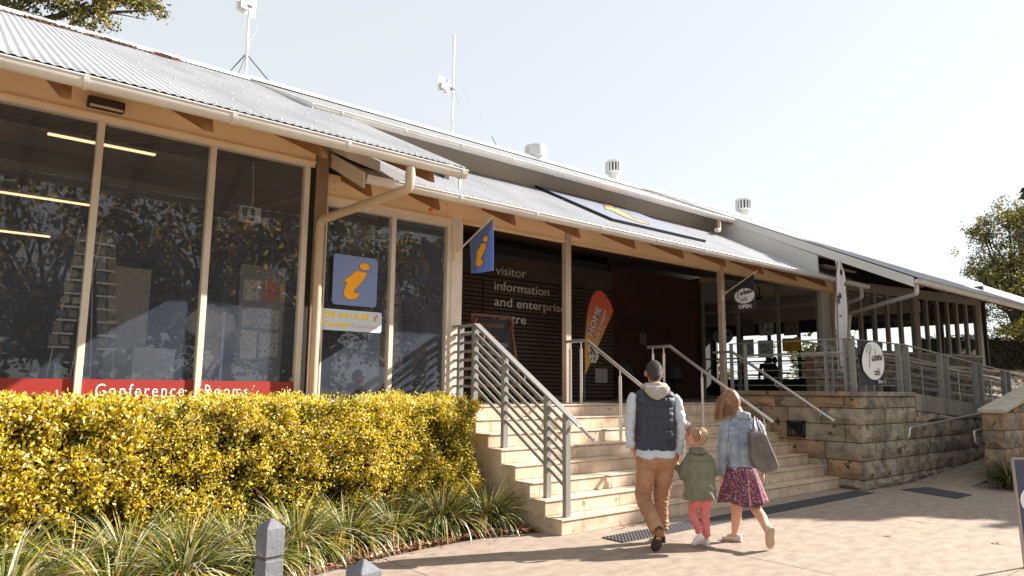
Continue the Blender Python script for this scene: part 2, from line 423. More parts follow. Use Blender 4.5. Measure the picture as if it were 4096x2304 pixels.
for i, (x, y, lb) in enumerate(((1.05, -.13, 'middle one of three fallen leaves at the foot of the steps'), (1.2, -.2, 'fallen leaf nearest the child at the foot of the steps'), (.9, -.1, 'leftmost of three fallen leaves at the foot of the steps'), (2.9, -2.2, 'brown fallen leaf on the path between the woman and the pavement sign'), (3.4, -3.1, 'brown fallen leaf on the path close to the pavement sign'))):
    l = MB(); 
    for k in range(3):
        a = rnd.uniform(0, 6.28); r = .035
        c = Vector((x + rnd.uniform(-.04, .04), y + rnd.uniform(-.03, .03), .012))
        u = Vector((math.cos(a), math.sin(a), .2)) * r; v = Vector((-math.sin(a), math.cos(a), -.1)) * r * .5
        l.add([c - u, c + v, c + u, c - v], [(0, 1, 2, 3)])
    l = l.build('fallen_leaf', MATS['dry_leaf'], origin=(x, y, 0))
    tag(l, lb, 'leaf', group='leaves fallen on the path')

# ------------------------------------------------------------------ stairs
R_, T_, SW = .17, .2655, 6.4
st = thing('entrance_stairs', 'wide flight of sandstone tiled steps rising to the dark entrance porch', 'stairs', (3.2, .9, 0))
core = MB()
prof = [(0.02, 0)]
for k in range(8): prof += [(k * T_ + .012, (k + 1) * R_ - .02)] if k == 0 else [(k * T_ + .012, k * R_ - .02), (k * T_ + .012, (k + 1) * R_ - .02)]
prof[0] = (.012, 0)
prof += [(2.15, 8 * R_ - .02), (2.15, 0)]
core.prism([(.004, y, z) for y, z in prof], (SW, 0, 0))
core.build('stair_base', [m_grout], st)
fl = MB(); fl.prism([(-.008, y, z) for y, z in prof], (.010, 0, 0)); fl.build('side_cladding', m_tile, st)
def tilebox(x0, x1, y0, y1, z0, z1, par, name='tile'):
    return MB().box(x0, x1, y0, y1, z0, z1).build(name, m_tile, par, bevel=.002)
cnt = 0
for k in range(8):
    y = k * T_; z0 = k * R_; off = (.33, .62, .15, .46, .05, .55, .25, .4)[k]
    xs = [0.0]; x = off
    while x < SW - .05: xs.append(x); x += .62
    xs.append(SW)
    for a, b in zip(xs, xs[1:]):
        tilebox(a + .0015, b - .0015, y + .002, y + .014, z0 + .002, z0 + R_ - .024, st, 'riser_tile')
    xs = [0.0]; x = (off + .3) % .6 + .02
    while x < SW - .05: xs.append(x); x += .62
    xs.append(SW)
    for a, b in zip(xs, xs[1:]):
        tilebox(a + .0015 - (.012 if a == 0 else 0), b - .0015, y - .012, y + (T_ if k < 7 else .29) - .001, z0 + R_ - .018, z0 + R_, st, 'tread_tile')
    MB().box(0, SW, y - .004, y + .01, z0 + R_ - .024, z0 + R_ - .018).build('joint_strip', m_grout, st)

# porch floor
pf = MB(); pf.box(-.25, 11.3, 2.15, 7.0, .0, 1.358)
pf = pf.build('porch_floor', M('porch_floor_tile', srgb(150, 134, 120), .5, col2=srgb(130, 116, 104), scale=2)); tag(pf, kind='structure')
tp = thing('tactile_strip', 'dark studded tactile strip along the top edge of the steps', 'tactile strip', (3.2, 2.12, 1.36))
box('mat_base', m_tact, tp, .35, 6.2, 2.2, 2.34, 1.359, 1.366)
dm = MB()
for i in range(117):
    for j in range(3): dm.tube([(.4 + i * .05, 2.225 + j * .045, 1.366), (.4 + i * .05, 2.225 + j * .045, 1.376)], [.016, .010], n=6)
dm.build('stud', m_tact, tp, kind='stuff')
def tactile(name, label, P, nu, nv):
    t = thing(name, label, 'tactile strip', P[0] + (0,))
    P = [Vector(q + (0,)) for q in P]
    mb = MB(); mb.prism([q + Vector((0, 0, .002)) for q in P], (0, 0, .007)); mb.build('mat_base', m_tact, t)
    d = MB()
    for i in range(nu):
        for j in range(nv):
            u = (i + .5) / nu; v = (j + .5) / nv
            c = P[0] * (1 - u) * (1 - v) + P[1] * u * (1 - v) + P[2] * u * v + P[3] * (1 - u) * v
            d.tube([c + Vector((0, 0, .009)), c + Vector((0, 0, .0165))], [.0215, .013], n=8)
    d.build('stud', M('tactile_stud', srgb(66, 64, 66), .7), t, kind='stuff')
tactile('tactile_strip', 'long dark studded tactile strip on the ground at the foot of the steps', [(.27, -.64), (6.2, -.64), (6.2, -.335), (.27, -.335)], 118, 6)
tactile('tactile_strip', 'short dark tactile pad on the ground at the foot of the ramp', [(6.62, -1.66), (7.25, -1.66), (7.62, -.86), (6.95, -.72)], 12, 16)

# ------------------------------------------------------------------ the building
B = thing('visitor_centre', 'long single storey visitor centre with pale corrugated roofs, tan beams and a glass front', 'building', (3, 4.5, 0))
# posts and beams
def post(x0, x1, y0, y1, z0, z1, mat=m_post, bev=.006): return box('post', mat, B, x0, x1, y0, y1, z0, z1, bevel=bev)
post(.09, .28, 2.34, 2.46, 1.36, 4.0, m_frame)
post(2.33, 2.45, 2.33, 2.43, 1.36, 4.22)
post(6.66, 6.78, 2.33, 2.43, 1.36, 4.22)
post(11.42, 11.56, 2.3, 2.42, 1.36, 4.22)
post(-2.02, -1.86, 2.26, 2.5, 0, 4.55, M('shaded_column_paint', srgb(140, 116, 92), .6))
def beam(name, x0, x1, y, z0, z1, mat=m_beam, t=.08):
    mb = MB(); mb.box(x0, x1, y, y + t, z0 + .012, z1); mb.box(x0, x1, y - .035, y + t + .02, z0, z0 + .012)
    return mb.build(name, mat, B)
beam('beam', -9, -2.06, 2.21, 4.31, 4.62)
beam('beam', -1.84, .08, 2.34, 3.96, 4.26)
beam('beam', .29, 2.32, 2.34, 3.96, 4.26)
beam('beam', 2.46, 6.65, 2.34, 3.96, 4.26)
beam('beam', 6.79, 11.5, 2.34, 3.96, 4.26)
post(.08, .29, 2.335, 2.43, 4.001, 4.26, m_beam)
bo = [(.0, 4.06), (.0, 4.16), (.35, 4.06), (.35, 4.16), (-1.72, 4.06), (-1.72, 4.16), (2.27, 4.06), (2.27, 4.16), (2.52, 4.06), (2.52, 4.16), (6.6, 4.1), (6.85, 4.1)]
for x, z in bo:
    b_ = MB(); b_.tube([(x, 2.34, z), (x, 2.318, z)], .018, n=8); b_.build('bolt', m_beam, B)
# rafters
def rafter(x, y0, z0, y1, z1, h=.17, wd=.075):
    P = [(x - wd / 2, y0, z0), (x - wd / 2, y1, z1), (x - wd / 2, y1 + .05, z1 + h), (x - wd / 2, y0, z0 + h + .035)]
    return MB().prism(P, (wd, 0, 0)).build('rafter', m_raft, B)
for k in range(9): rafter(-.64 + 1.28 * (k) if k else -.64, 2.335, 4.20, 1.62, 3.85)
rafter(-1.62, 2.335, 4.20, 1.62, 3.85)
for x in (-8.2, -7.1, -5.97, -4.86, -3.75, -2.64): rafter(x, 2.205, 4.57, .68, 3.87, h=.15)
rafter(-1.35, 3.0, 4.95, .68, 3.87, h=.15)

PITCHW = .0762
def sheets(n, x0, y0, z0, y1, z1, mat=m_zinc, waves=10, per=8, amp=.0055, thick=.0, label=None):
    """corrugated sheets running from the eave (y0,z0) up to (y1,z1)"""
    wd = PITCHW * waves
    d = Vector((0, y1 - y0, z1 - z0)); nrm = Vector((0, -(z1 - z0), (y1 - y0))).normalized()
    V = []; F = []; N_ = waves * per
    for layer in (0, 1):
        for e in (0, 1):
            for i in range(N_ + 1):
                q = Vector((x0 + wd * i / N_, y0, z0)) + d * e + nrm * (amp * math.cos(2 * math.pi * i / per) - layer * .003)
                V.append(q)
    c = N_ + 1
    for i in range(N_):
        F.append((i, i + 1, c + i + 1, c + i)); F.append((2 * c + i, 3 * c + i, 3 * c + i + 1, 2 * c + i + 1))
        F.append((i, 2 * c + i, 2 * c + i + 1, i + 1)); F.append((c + i, c + i + 1, 3 * c + i + 1, 3 * c + i))
    F.append((0, c, 3 * c, 2 * c)); F.append((N_, 2 * c + N_, 3 * c + N_, c + N_))
    org = worg(B); me = bpy.data.meshes.new('roof_sheet'); me.from_pydata([tuple(v - org) for v in V], [], F)
    me.materials.append(mat); me.polygons.foreach_set('use_smooth', [True] * len(me.polygons)); me.set_sharp_from_angle(angle=math.radians(50))
    for k in range(n):
        o = bpy.data.objects.new('roof_sheet', me); COL.objects.link(o); o.parent = B; o.location.x = k * wd + 0.0005 * (k % 2); o.location.z = .0012 * (k % 2)
    # screws
    sc = MB(); L = d.length; rows = max(2, int(L / .85) + 1)
    for r in range(rows):
        e = (.12 + (L - .24) * r / (rows - 1)) / L
        for i in range(0, n * waves, 2 if r in (0, rows - 1) else 4):
            q = Vector((x0 + PITCHW * (i + (1 if r % 2 else 0)), y0, z0)) + d * e + nrm * .009
            sc.tube([q, q + nrm * .004, q + nrm * .010], [.010, .010, .004], n=6)
    sc.build('roof_screw', m_gutter, B, kind='stuff')
    return x0 + n * wd

def gutter(x0, x1, y, z, r=.072, mat=m_gutter, br=(), caps=True, par=None, name='gutter'):
    """half round gutter: y,z is the middle of its open top"""
    par = par or B
    pr = []
    for i in range(13):
        t = math.pi * i / 12; pr.append((y - r * math.cos(t), z - r * 1.12 * math.sin(t)))
    inn = [(y - (r - .004) * math.cos(math.pi * i / 12), z - (r - .004) * 1.12 * math.sin(math.pi * i / 12)) for i in range(12, -1, -1)]
    mb = MB(); n = 13
    for x in (x0, x1): mb.V += [(x, a, b) for a, b in pr] + [(x, a, b) for a, b in inn]
    for i in range(26): mb.F.append((i, (i + 1) % 26, 26 + (i + 1) % 26, 26 + i)); mb.I.append(0)
    if caps:
        for x in (x0, x1 - .003): mb.prism([(x, a, b) for a, b in pr], (.003, 0, 0))
    mb.tube([(x0, y - r, z + .002), (x1, y - r, z + .002)], .010, n=8)
    g_ = mb.build(name, mat, par, autos=50)
    for x in br:
        b_ = MB(); q = [(x, y - (r + .004) * math.cos(math.pi * i / 12), z - (r + .004) * 1.12 * math.sin(math.pi * i / 12)) for i in range(13)]
        q = [(x, y - r - .006, z + .014)] + q
        for a, c in zip(q, q[1:]): b_.obox((Vector(a) + Vector(c)) / 2, (Vector(c) - Vector(a)) * .53, (.019, 0, 0), (Vector(c) - Vector(a)).cross(Vector((1, 0, 0))).normalized() * .003)
        b_.box(x - .019, x + .019, y - r - .008, y - r + .03, z + .008, z + .014)
        b_.build('gutter_bracket', mat, g_)
    return g_

# roof over the left wing
x1 = -.97; n1 = 10; w1 = n1 * PITCHW * 10
sheets(n1, x1 - w1, .56, 4.085, 6.3, 6.94)
gutter(x1 - w1, x1 + .01, .60, 4.045, br=(-8.2, -7.1, -5.9, -4.75, -3.58, -2.44, -1.02))
# roof over the porch
n2 = 17; x2 = -1.80
e2 = sheets(n2, x2, 1.44, 4.06, 4.12, 5.44, waves=10)
gutter(x2 + .02, 11.25, 1.46, 4.03, br=(-.43, .87, 2.2, 3.52, 4.84, 6.16, 7.48, 8.8, 10.1))
# high roof: gutter end X 9.1, then down to the low eave over the cafe
sheets(14, 9.1 - 14 * .762, 3.54, 5.63, 6.35, 6.975)
gutter(9.1 - 14 * .762 + .02, 9.1, 3.56, 5.62, br=(-1.12, -.03, 1.07, 2.18, 3.3, 4.45, 5.6, 6.8, 8.0))
sheets(35, 9.1, -.40, 3.795, 6.35, 7.03)
gutter(9.12, 9.1 + 35 * .762, -.36, 3.755, r=.075, br=(10.4, 11.7, 13, 14.3, 15.6, 16.9, 18.2))
# ridge capping (one roll per wing)
for a, b, y, z in ((x1 - w1, -1.57, 6.32, 6.965), (-1.57, 9.1, 6.36, 7.01), (9.1, 9.1 + 35 * .762, 6.36, 7.055)):
    mb = MB(); mb.tube([(a, y, z), (b, y, z)], .05, n=10); mb.obox(((a + b) / 2, y - .1, z - .045), ((b - a) / 2, 0, 0), (0, .11, .053), (0, -.0013, .003))
    mb.build('ridge_capping', m_white, B)
# back slopes of the roofs
bs = MB()
for a, b, z, y_ in ((x1 - w1, x1, 6.9, 11.5), (-1.5, 18.5, 6.93, 11.5), (18.5, 9.1 + 35 * .762, 6.93, 7.6)):
    k_ = (y_ - 6.38) * .469; bs.prism([(a, 6.38, z), (a, y_, z - k_), (a, y_, z - k_ - .04), (a, 6.38, z - .04)], (b - a, 0, 0))
bs.build('rear_roof', m_zinc, B)
# linings under the roofs, verges, cladding
def lining(x0, x1_, y0, z0, y1, z1, mat=m_soffit, name='soffit', t=.02):
    return MB().prism([(x0, y0, z0), (x0, y1, z1), (x0, y1, z1 - t), (x0, y0, z0 - t)], (x1_ - x0, 0, 0)).build(name, mat, B)
lining(x1 - w1, x1 - .02, .66, 4.10, 6.3, 6.86)
lining(x2 + .03, 11.2, 1.54, 4.085, 4.1, 5.41)
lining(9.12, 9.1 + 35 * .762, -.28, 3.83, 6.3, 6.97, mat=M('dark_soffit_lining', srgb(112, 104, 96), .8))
def verge(x, y0, z0, y1, z1, h, mat, t=.03, dz=.03):
    return MB().prism([(x, y0, z0 + dz), (x, y1, z1 + dz), (x, y1, z1 - h), (x, y0, z0 - h)], (t, 0, 0)).build('barge_board', mat, B)
verge(x2 - .03, 1.40, 4.04, 4.0, 5.38, .17, m_frame, dz=.02)
verge(x1 - .03, .70, 4.14, 6.3, 6.87, .12, m_white, dz=-.02, t=.02)
verge(9.07, -.36, 3.77, 3.6, 5.68, .17, M('white_barge_board', srgb(206, 204, 200), .5), dz=.02)
MB().prism([(9.075, 3.62, 5.73), (9.075, 6.36, 7.045), (9.075, 6.36, 6.90), (9.075, 3.62, 5.58)], (.022, 0, 0)).build('flashing', MATS['white_barge_board'], B)
box('flashing', m_white, B, x1 - .021, x1 + .005, .66, .68, 3.86, 4.1)
fy = 2.30
# raised clerestory wall between porch roof and high roof
box('clerestory_cladding', m_panel, B, -.94, 9.05, 4.12, 4.2, 5.3, 5.9)
MB().prism([(9.0, 1.50, 4.48), (9.0, 4.2, 5.82), (9.0, 4.2, 5.40), (9.0, 1.50, 4.09)], (.06, 0, 0)).build('side_cladding', m_panel, B)
lining(-1.4, 9.05, 3.64, 5.60, 4.15, 5.85, name='eave_lining')
MB().prism([(-1.585, 3.5, 5.64), (-1.585, 6.35, 6.985), (-1.585, 6.35, 6.86), (-1.585, 3.5, 5.50)], (.02, 0, 0)).build('flashing', m_gutter, B)
# a short white return under the left roof
MB().prism([(-1.84, 2.5, 4.48), (-1.2, 2.5, 4.78), (-1.2, 2.5, 4.62), (-1.84, 2.5, 4.62)], (0, .04, 0)).build('flashing', m_white, B)
bx = MB(); bx.prism([(-1.86, 1.75, 4.30), (-1.42, 1.75, 4.22), (-1.42, 1.75, 4.36), (-1.86, 1.75, 4.42)], (0, .9, .42)); bx.build('box_gutter', M('box_gutter_metal', srgb(206, 200, 192), .4), B)
# rafters of the high roof over the cafe
for k in range(18):
    x = 9.9 + k * 1.28
    MB().prism([(x, -.2, 3.68), (x, -.2, 3.84), (x, 2.2, 4.99), (x, 2.2, 4.83)], (.08, 0, 0)).build('rafter', M('dull_rafter_paint', srgb(124, 104, 84), .7), B)

# ------------------------------------------------------------------ left glass front
def pane(x0, x1_, y, z0, z1, mat=g_pane):
    return MB().box(x0, x1_, y, y + .006, z0, z1).build('pane', mat, B)
ML = [-9.0, -7.6, -6.5, -5.44, -4.36, -3.245, -2.13]
zt, zb = 4.27, 1.40
for a, b in zip(ML, ML[1:]): pane(a + .03, b - .03, 2.30, zb + .04, zt)
for x in ML: box('mullion', m_frame, B, x - .032, x + .032, 2.255, 2.35, zb, zt, bevel=.003)
box('window_head', m_frame, B, -9, -2.05, 2.245, 2.35, zt, zt + .075)
box('window_sill', m_frame, B, -9, -2.05, 2.245, 2.35, zb - .06, zb)
box('dark_mullion_seal', m_dark, B, -2.098, -2.03, 2.27, 2.35, zb, zt)
ws = box('base_wall', m_stone, B, -9, -1.9, 2.3, 2.45, -.05, zb - .06)
MR = [-1.83, -.84, .06]
for a, b in zip(MR, MR[1:]): pane(a + .03, b - .03, 2.40, 1.45, 3.86)
for x in MR: box('mullion', m_frame, B, x - .032, x + .032, 2.36, 2.45, 1.40, 3.86, bevel=.003)
box('window_head', m_frame, B, -1.87, .09, 2.35, 2.45, 3.86, 3.958)
box('window_sill', m_frame, B, -1.87, .09, 2.35, 2.45, 1.33, 1.40)
box('base_wall', m_stone, B, -1.86, -.26, 2.35, 2.5, -.05, 1.33)
# red film with white lettering low on the glass
rs = MB()
for a, b in zip(ML[2:], ML[3:]): rs.box(a + .034, b - .034, 2.292, 2.297, 1.42, 1.645)
rs.build('red_band', m_redstrip, B)
fr = Fr((0, 2.291, 0), (1, 0, 0), (0, 0, 1))
text("Conference", .185, fr, -4.2, 1.475, m_wht, B, spacing=1.25, fit=.83, h=.0)
text("Rooms", .185, fr, -3.16, 1.475, m_wht, B, spacing=1.25, fit=.47, h=.0)

# dead leaves lodged under the ridge
rl = MB()
for k in range(900):
    x = rnd.choice((rnd.gauss(-4.6, .28), rnd.gauss(-3.75, .22), rnd.gauss(-3.0, .1))); y = 6.12 - abs(rnd.gauss(0, .16)); z = 4.085 + .4974 * (y - .56) + .02 + rnd.uniform(0, .03)
    s_ = rnd.uniform(.015, .035); a = rnd.uniform(0, 6.28); u = Vector((math.cos(a), math.sin(a) * .9, math.sin(a) * .45 + rnd.uniform(-.3, .3))) * s_; v = Vector((-math.sin(a), math.cos(a), rnd.uniform(-.2, .6))) * s_ * .5; c = Vector((x, y, z))
    rl.mi = rnd.choice((0, 0, 1)); rl.add([c - u, c + v, c + u, c - v], [(0, 1, 2, 3)])
rl = rl.build('roof_leaf_litter', [MATS['dry_leaf'], MATS['dark_mulch']]); tag(rl, 'brown dead leaves lodged just below the ridge of the left roof', 'leaf litter', kind='stuff')
# interior of the left wing
it = MB(); it.box(-9.2, -.0, 2.6, 8.8, 1.30, 1.36); it.build('interior_floor', m_intf, B)
it = MB(); it.box(-9.2, .02, 8.8, 8.9, 1.3, 6.05); it.box(-9.3, -9.2, 2.4, 8.9, 1.3, 4.4); it.build('interior_wall', m_int, B)
MB().box(.02, .1, 2.47, 8.9, 1.36, 4.9).build('interior_wall', m_int, B)
ci = MB(); ci.prism([(-9.2, 2.36, 4.42), (-9.2, 8.8, 6.10), (-9.2, 8.8, 6.14), (-9.2, 2.36, 4.46)], (7.3, 0, 0)); ci.build('interior_ceiling', m_intc, B)
ci = MB(); ci.prism([(-1.9, 2.47, 3.98), (-1.9, 8.8, 4.7), (-1.9, 8.8, 4.74), (-1.9, 2.47, 4.02)], (1.95, 0, 0)); ci.build('interior_ceiling', M('corrugated_ceiling', srgb(100, 76, 62), .6, col2=srgb(70, 54, 44), scale=4, stretch=(8, .5, 1)), B)
for k in range(11):
    x = -8.6 + .62 * k
    MB().prism([(x, 2.4, 4.43), (x, 8.7, 6.07), (x, 8.7, 5.97), (x, 2.4, 4.33)], (.17, 0, 0)).build('ceiling_batten', m_intb, B)
for y, z in ((7.0, 4.75),):
    box('ceiling_beam', M('grey_green_beam', srgb(104, 104, 90), .6), B, -9.2, -2.0, y, y + .16, z, z + .2)

# ------------------------------------------------------------------ porch walls
slat = MB(); z = 1.42
while z < 3.66: slat.prism([(.3, 4.60, z), (.3, 4.60, z + .045), (.3, 4.635, z + .055), (.3, 4.635, z - .002)], (5.64, 0, 0)); z += .078
slat.build('wall_slat', m_slat, B, kind='stuff')
box('slat_backing', M('slat_backing', srgb(30, 26, 25), .8), B, .3, 5.94, 4.64, 4.7, 1.36, 4.3)
box('wall_board', M('plain_dark_board', srgb(66, 52, 46), .6, col2=srgb(52, 42, 38), scale=2), B, .3, 5.94, 4.61, 4.64, 3.70, 4.14)
box('wall_joint', m_dark, B, 2.36, 2.385, 4.59, 4.60, 1.5, 3.68)
box('red_wall', m_red, B, 5.9, 11.0, 5.9, 6.0, 1.36, 4.6)
box('wall_return', m_dark, B, 5.86, 5.94, 4.64, 5.95, 1.36, 4.6)
box('wall_plate', M('dull_switch_plate', srgb(110, 108, 108), .5), B, 8.35, 8.62, 5.88, 5.9, 2.72, 3.0)
box('wall_plate', M('grey_notice_plate', srgb(150, 148, 146), .4, metal=.3), B, 5.35, 5.72, 4.57, 4.6, 1.72, 2.02)
MB().prism([(.3, 2.45, 4.0), (.3, 6.0, 4.75), (.3, 6.0, 4.78), (.3, 2.45, 4.03)], (10.7, 0, 0)).build('porch_ceiling', M('porch_ceiling_board', srgb(70, 42, 34), .7), B)
lt = Fr((0, 4.597, 0), (1, 0, 0), (0, 0, 1))
text("visitor", .25, lt, 2.66, 3.735, m_letter, B, ext=.02, fit=.76)
text("information", .25, lt, 2.63, 3.43, m_letter, B, ext=.02, fit=1.40)
text("and enterprise", .25, lt, 2.63, 3.13, m_letter, B, ext=.02, fit=1.86)
text("centre", .25, lt, 2.63, 2.825, m_letter, B, ext=.02, fit=.79)

# ------------------------------------------------------------------ cafe glazing
def sidepane(y0, y1, z0, z1): return MB().box(11.0, 11.006, y0, y1, z0, z1).build('pane', g_cafe, B)
SY = [2.55, 3.60, 4.75, 5.85]
for a, b in zip(SY, SY[1:]):
    sidepane(a + .03, b - .03, 1.42, 3.66); sidepane(a + .03, b - .03, 3.72, 4.5)
for y in SY: box('mullion', m_framed, B, 10.96, 11.05, y - .035, y + .035, 1.36, 4.55)
box('transom', m_framed, B, 10.965, 11.045, 2.55, 5.85, 3.66, 3.72)
box('transom', m_framed, B, 10.965, 11.045, 4.75, 5.85, 2.4, 2.44)
box('window_sill', m_framed, B, 10.965, 11.045, 2.55, 5.85, 1.36, 1.42)
box('wall_pier', m_panel, B, 10.95, 11.42, 2.43, 2.52, 1.36, 4.25)
box('wall_head', m_soffit, B, 10.97, 11.04, 3.2, 5.9, 4.55, 5.3)
box('wall_head', m_soffit, B, 10.97, 11.04, 2.5, 3.198, 4.55, 5.0)
# angled window wall
A10 = math.radians(10); UW = Vector((math.cos(A10), -math.sin(A10), 0)); PW = Vector((11.45, 2.35, 0)); NW = Vector((-math.sin(A10), -math.cos(A10), 0))
def wob(name, mat, s0, s1, d0, d1, z0, z1):
    return MB().obox(PW + UW * (s0 + s1) / 2 + NW * (d0 + d1) / 2 + Vector((0, 0, (z0 + z1) / 2)), UW * (s1 - s0) / 2, NW * (d1 - d0) / 2, (0, 0, (z1 - z0) / 2)).build(name, mat, B)
WZ0, WZ1 = 2.62, 4.02
WM = [.12, .44, .98, 1.54, 2.09, 2.65, 3.22, 3.42, 3.84, 4.36, 4.84, 5.3, 5.78, 6.32]
for i, (a, b) in enumerate(zip(WM, WM[1:])):
    if 3.2 < a < 3.4: wob('mullion', m_framed, a, b, -.05, .06, 2.3, WZ1 + .1); continue
    wob('pane', g_cafe, a + .04, b - .04, -.003, .003, WZ0 + .03, WZ1)
for s_ in WM: wob('mullion', m_framed, s_ - .045, s_ + .045, -.04, .045, WZ0, WZ1 + .05)
wob('post', m_framed, 6.36, 6.52, -.1, .06, .9, WZ1 + .12)
wob('window_sill', m_framed, .05, 6.5, -.05, .07, WZ0 - .05, WZ0)
wob('window_head', m_framed, .05, 6.5, -.05, .07, WZ1 + .05, WZ1 + .28)
q_ = lambda s_, z_: tuple(PW + UW * s_ + NW * -.25 + Vector((0, 0, z_)))
MB().prism([q_(-2.3, 4.07), q_(6.5, 4.07), q_(6.5, 4.36), q_(-2.3, 5.05)], NW * .03).build('clerestory_glass', M('dark_high_glass', srgb(40, 42, 46), .15), B)
# cafe room seen through the glass
box('cafe_floor', m_intf, B, 11.05, 18.4, 2.6, 10.6, 1.30, 1.36)
box('cafe_ceiling', M('cafe_ceiling_panel', srgb(214, 206, 196), .8), B, 11.05, 18.6, 2.35, 10.7, 4.60, 4.64)
box('cafe_bulkhead', M('cafe_bulkhead_paint', srgb(206, 198, 184), .7), B, 16.6, 16.7, 2.35, 10.5, 3.9, 4.6)
fw_ = MB()
fw_.box(18.3, 18.4, 1.2, 10.6, 1.0, 2.0); fw_.box(18.3, 18.4, 1.2, 10.6, 3.62, 4.7)
y = 1.2
while y < 10.6: fw_.box(18.3, 18.4, y, y + .10, 2.0, 3.62); y += 1.15
fw_.box(18.32, 18.38, 1.2, 10.6, 2.62, 2.67)
fw_.build('far_window_wall', M('far_wall_paint', srgb(60, 56, 56), .7), B)
box('cafe_rear_wall', m_int, B, 11.05, 18.4, 10.5, 10.6, 1.3, 4.7)
MB().box(11.05, 11.2, 5.95, 10.5, 1.3, 4.7).build('cafe_rear_wall', m_int, B)
# outer walls so the shell is closed behind
box('rear_wall', m_panel, B, -9.2, 18.4, 10.9, 11.0, 0, 4.6)
box('end_wall', m_panel, B, -9.42, -9.32, 2.3, 10.9, 0, 4.6)
# rendered wall below the cafe window, beyond the ramp walls
wob('base_wall', M('cafe_plinth', srgb(150, 140, 124), .9, col2=srgb(110, 104, 96), scale=3, bump=.4), -.4, 6.5, -.06, .04, .0, WZ0 - .05)

# down pipes
def pipe(name, pts, r, mat, par, joints=()):
    P = [Vector(q) for q in pts]; out = [P[0]]
    for i in range(1, len(P) - 1):
        a, b, c = P[i - 1], P[i], P[i + 1]; rr = r * 1.8
        u = (a - b).normalized(); v = (c - b).normalized()
        for k in range(7):
            t = k / 6; out.append((b + u * rr) * (1 - t) ** 2 + b * 2 * t * (1 - t) + (b + v * rr) * t ** 2)
    out.append(P[-1])
    mb = MB(); mb.tube(out, r, n=16)
    for q, d in joints:
        q = Vector(q); d = Vector(d).normalized(); mb.tube([q - d * .035, q + d * .035], r * 1.07, n=16)
    return mb.build(name, mat, par, autos=40)
dA, dB, dC = Vector((-1.67, .62, 3.98)), Vector((-1.67, .62, 3.72)), Vector((-1.98, 2.17, 3.60))
dl = (dC - dB)
pipe('downpipe', [dA, dB, dC, (-1.98, 2.17, 0)], .052, m_pipe, B, [(dB + dl * .12, dl), (dB + dl * .48, dl), (dB + dl * .86, dl), ((-1.98, 2.17, 2.56), (0, 0, 1)), ((-1.98, 2.17, 3.42), (0, 0, 1)), ((-1.67, .62, 3.86), (0, 0, 1))])
pipe('downpipe', [(8.55, 3.6, 5.6), (8.55, 3.6, 5.30), (8.0, 3.3, 5.18)], .05, m_pipe, B)
pipe('downpipe', [(9.35, -.30, 3.70), (9.35, -.30, 3.5), (11.35, 1.95, 3.42), (11.35, 2.2, 1.4)], .045, m_gutter, B)
pipe('downpipe', [(10.9, 1.45, 4.0), (10.9, 1.45, 3.72), (11.25, 2.1, 3.62), (11.25, 2.2, 1.4)], .045, m_gutter, B)
# ------------------------------------------------------------------ stone walls
def stone(par, fr, a0, a1, b0, b1, mat, rough=.04, back=.10, name='stone_block'):
    nx = 4 if a1 - a0 > .3 else 3; nz = 3
    g = .008; V = []; F = []
    w_, h_ = a1 - a0 - 2 * g, b1 - b0 - 2 * g
    sx = rnd.uniform(-.012, .012)
    for j in range(nz + 1):
        for i in range(nx + 1):
            a = a0 + g + w_ * i / nx; b = b0 + g + h_ * j / nz
            edge = i in (0, nx) or j in (0, nz)
            if not edge: a += rnd.uniform(-.25, .25) * w_ / nx; b += rnd.uniform(-.25, .25) * h_ / nz
            d = rnd.uniform(.0, .008) if edge else rough * rnd.uniform(.35, 1.25) + sx * i
            V.append(fr(a, b, d))
    n1 = nx + 1
    for j in range(nz):
        for i in range(nx): 
            q = (j * n1 + i, j * n1 + i + 1, (j + 1) * n1 + i + 1, (j + 1) * n1 + i)
            if rnd.random() < .5: F += [(q[0], q[1], q[2]), (q[0], q[2], q[3])]
            else: F += [(q[0], q[1], q[3]), (q[1], q[2], q[3])]
    ring = [i for i in range(n1)] + [j * n1 + nx for j in range(1, nz + 1)] + [nz * n1 + i for i in range(nx - 1, -1, -1)] + [j * n1 for j in range(nz - 1, 0, -1)]
    o = len(V); V += [V[k] - fr.n * back for k in ring]
    for k in range(len(ring)):
        k2 = (k + 1) % len(ring); F.append((ring[k], o + k, o + k2, ring[k2]))
    org = worg(par); me = bpy.data.meshes.new(name); me.from_pydata([tuple(v - org) for v in V], [], F); me.materials.append(mat)
    ob = bpy.data.objects.new(name, me); COL.objects.link(ob); ob.parent = par; ORG[ob.name] = org
    return ob

def stone_courses(par, fr, a0, a1, levels, top=None, bot=None, mats=(m_stone,), lw=(.38, .72), rough=.045, skip=None):
    """levels: list of z; top/bot: functions of a limiting height"""
    for ci in range(len(levels) - 1):
        a = a0; first = True
        while a < a1 - .02:
            l = rnd.uniform(*lw) * (.55 if first and ci % 2 else 1); first = False
            b = min(a + l, a1)
            if a1 - b < .18: b = a1
            z0, z1 = levels[ci], levels[ci + 1]
            am = (a + b) / 2
            if top: z1 = min(z1, top(am))
            if bot: z0 = max(z0, bot(am) - .05)
            if z1 - z0 > .06 and not (skip and skip(a, b, z0, z1)):
                stone(par, fr, a, b, z0, z1, rnd.choice(mats), rough)
            a = b
LV = [0, .16, .455, .75, 1.04, 1.31, 1.505]
sw = thing('stone_wall', 'rock faced rust stained sandstone wall beside the right end of the steps', 'stone wall', (6.45, 1.0, 0))
frS = Fr((6.4, 2.2, 0), (0, -1, 0), (0, 0, 1))
stone_courses(sw, frS, 0, 2.61, LV, mats=(m_stoneo, m_stone), lw=(.5, .85),
              skip=lambda a, b, z0, z1: False)
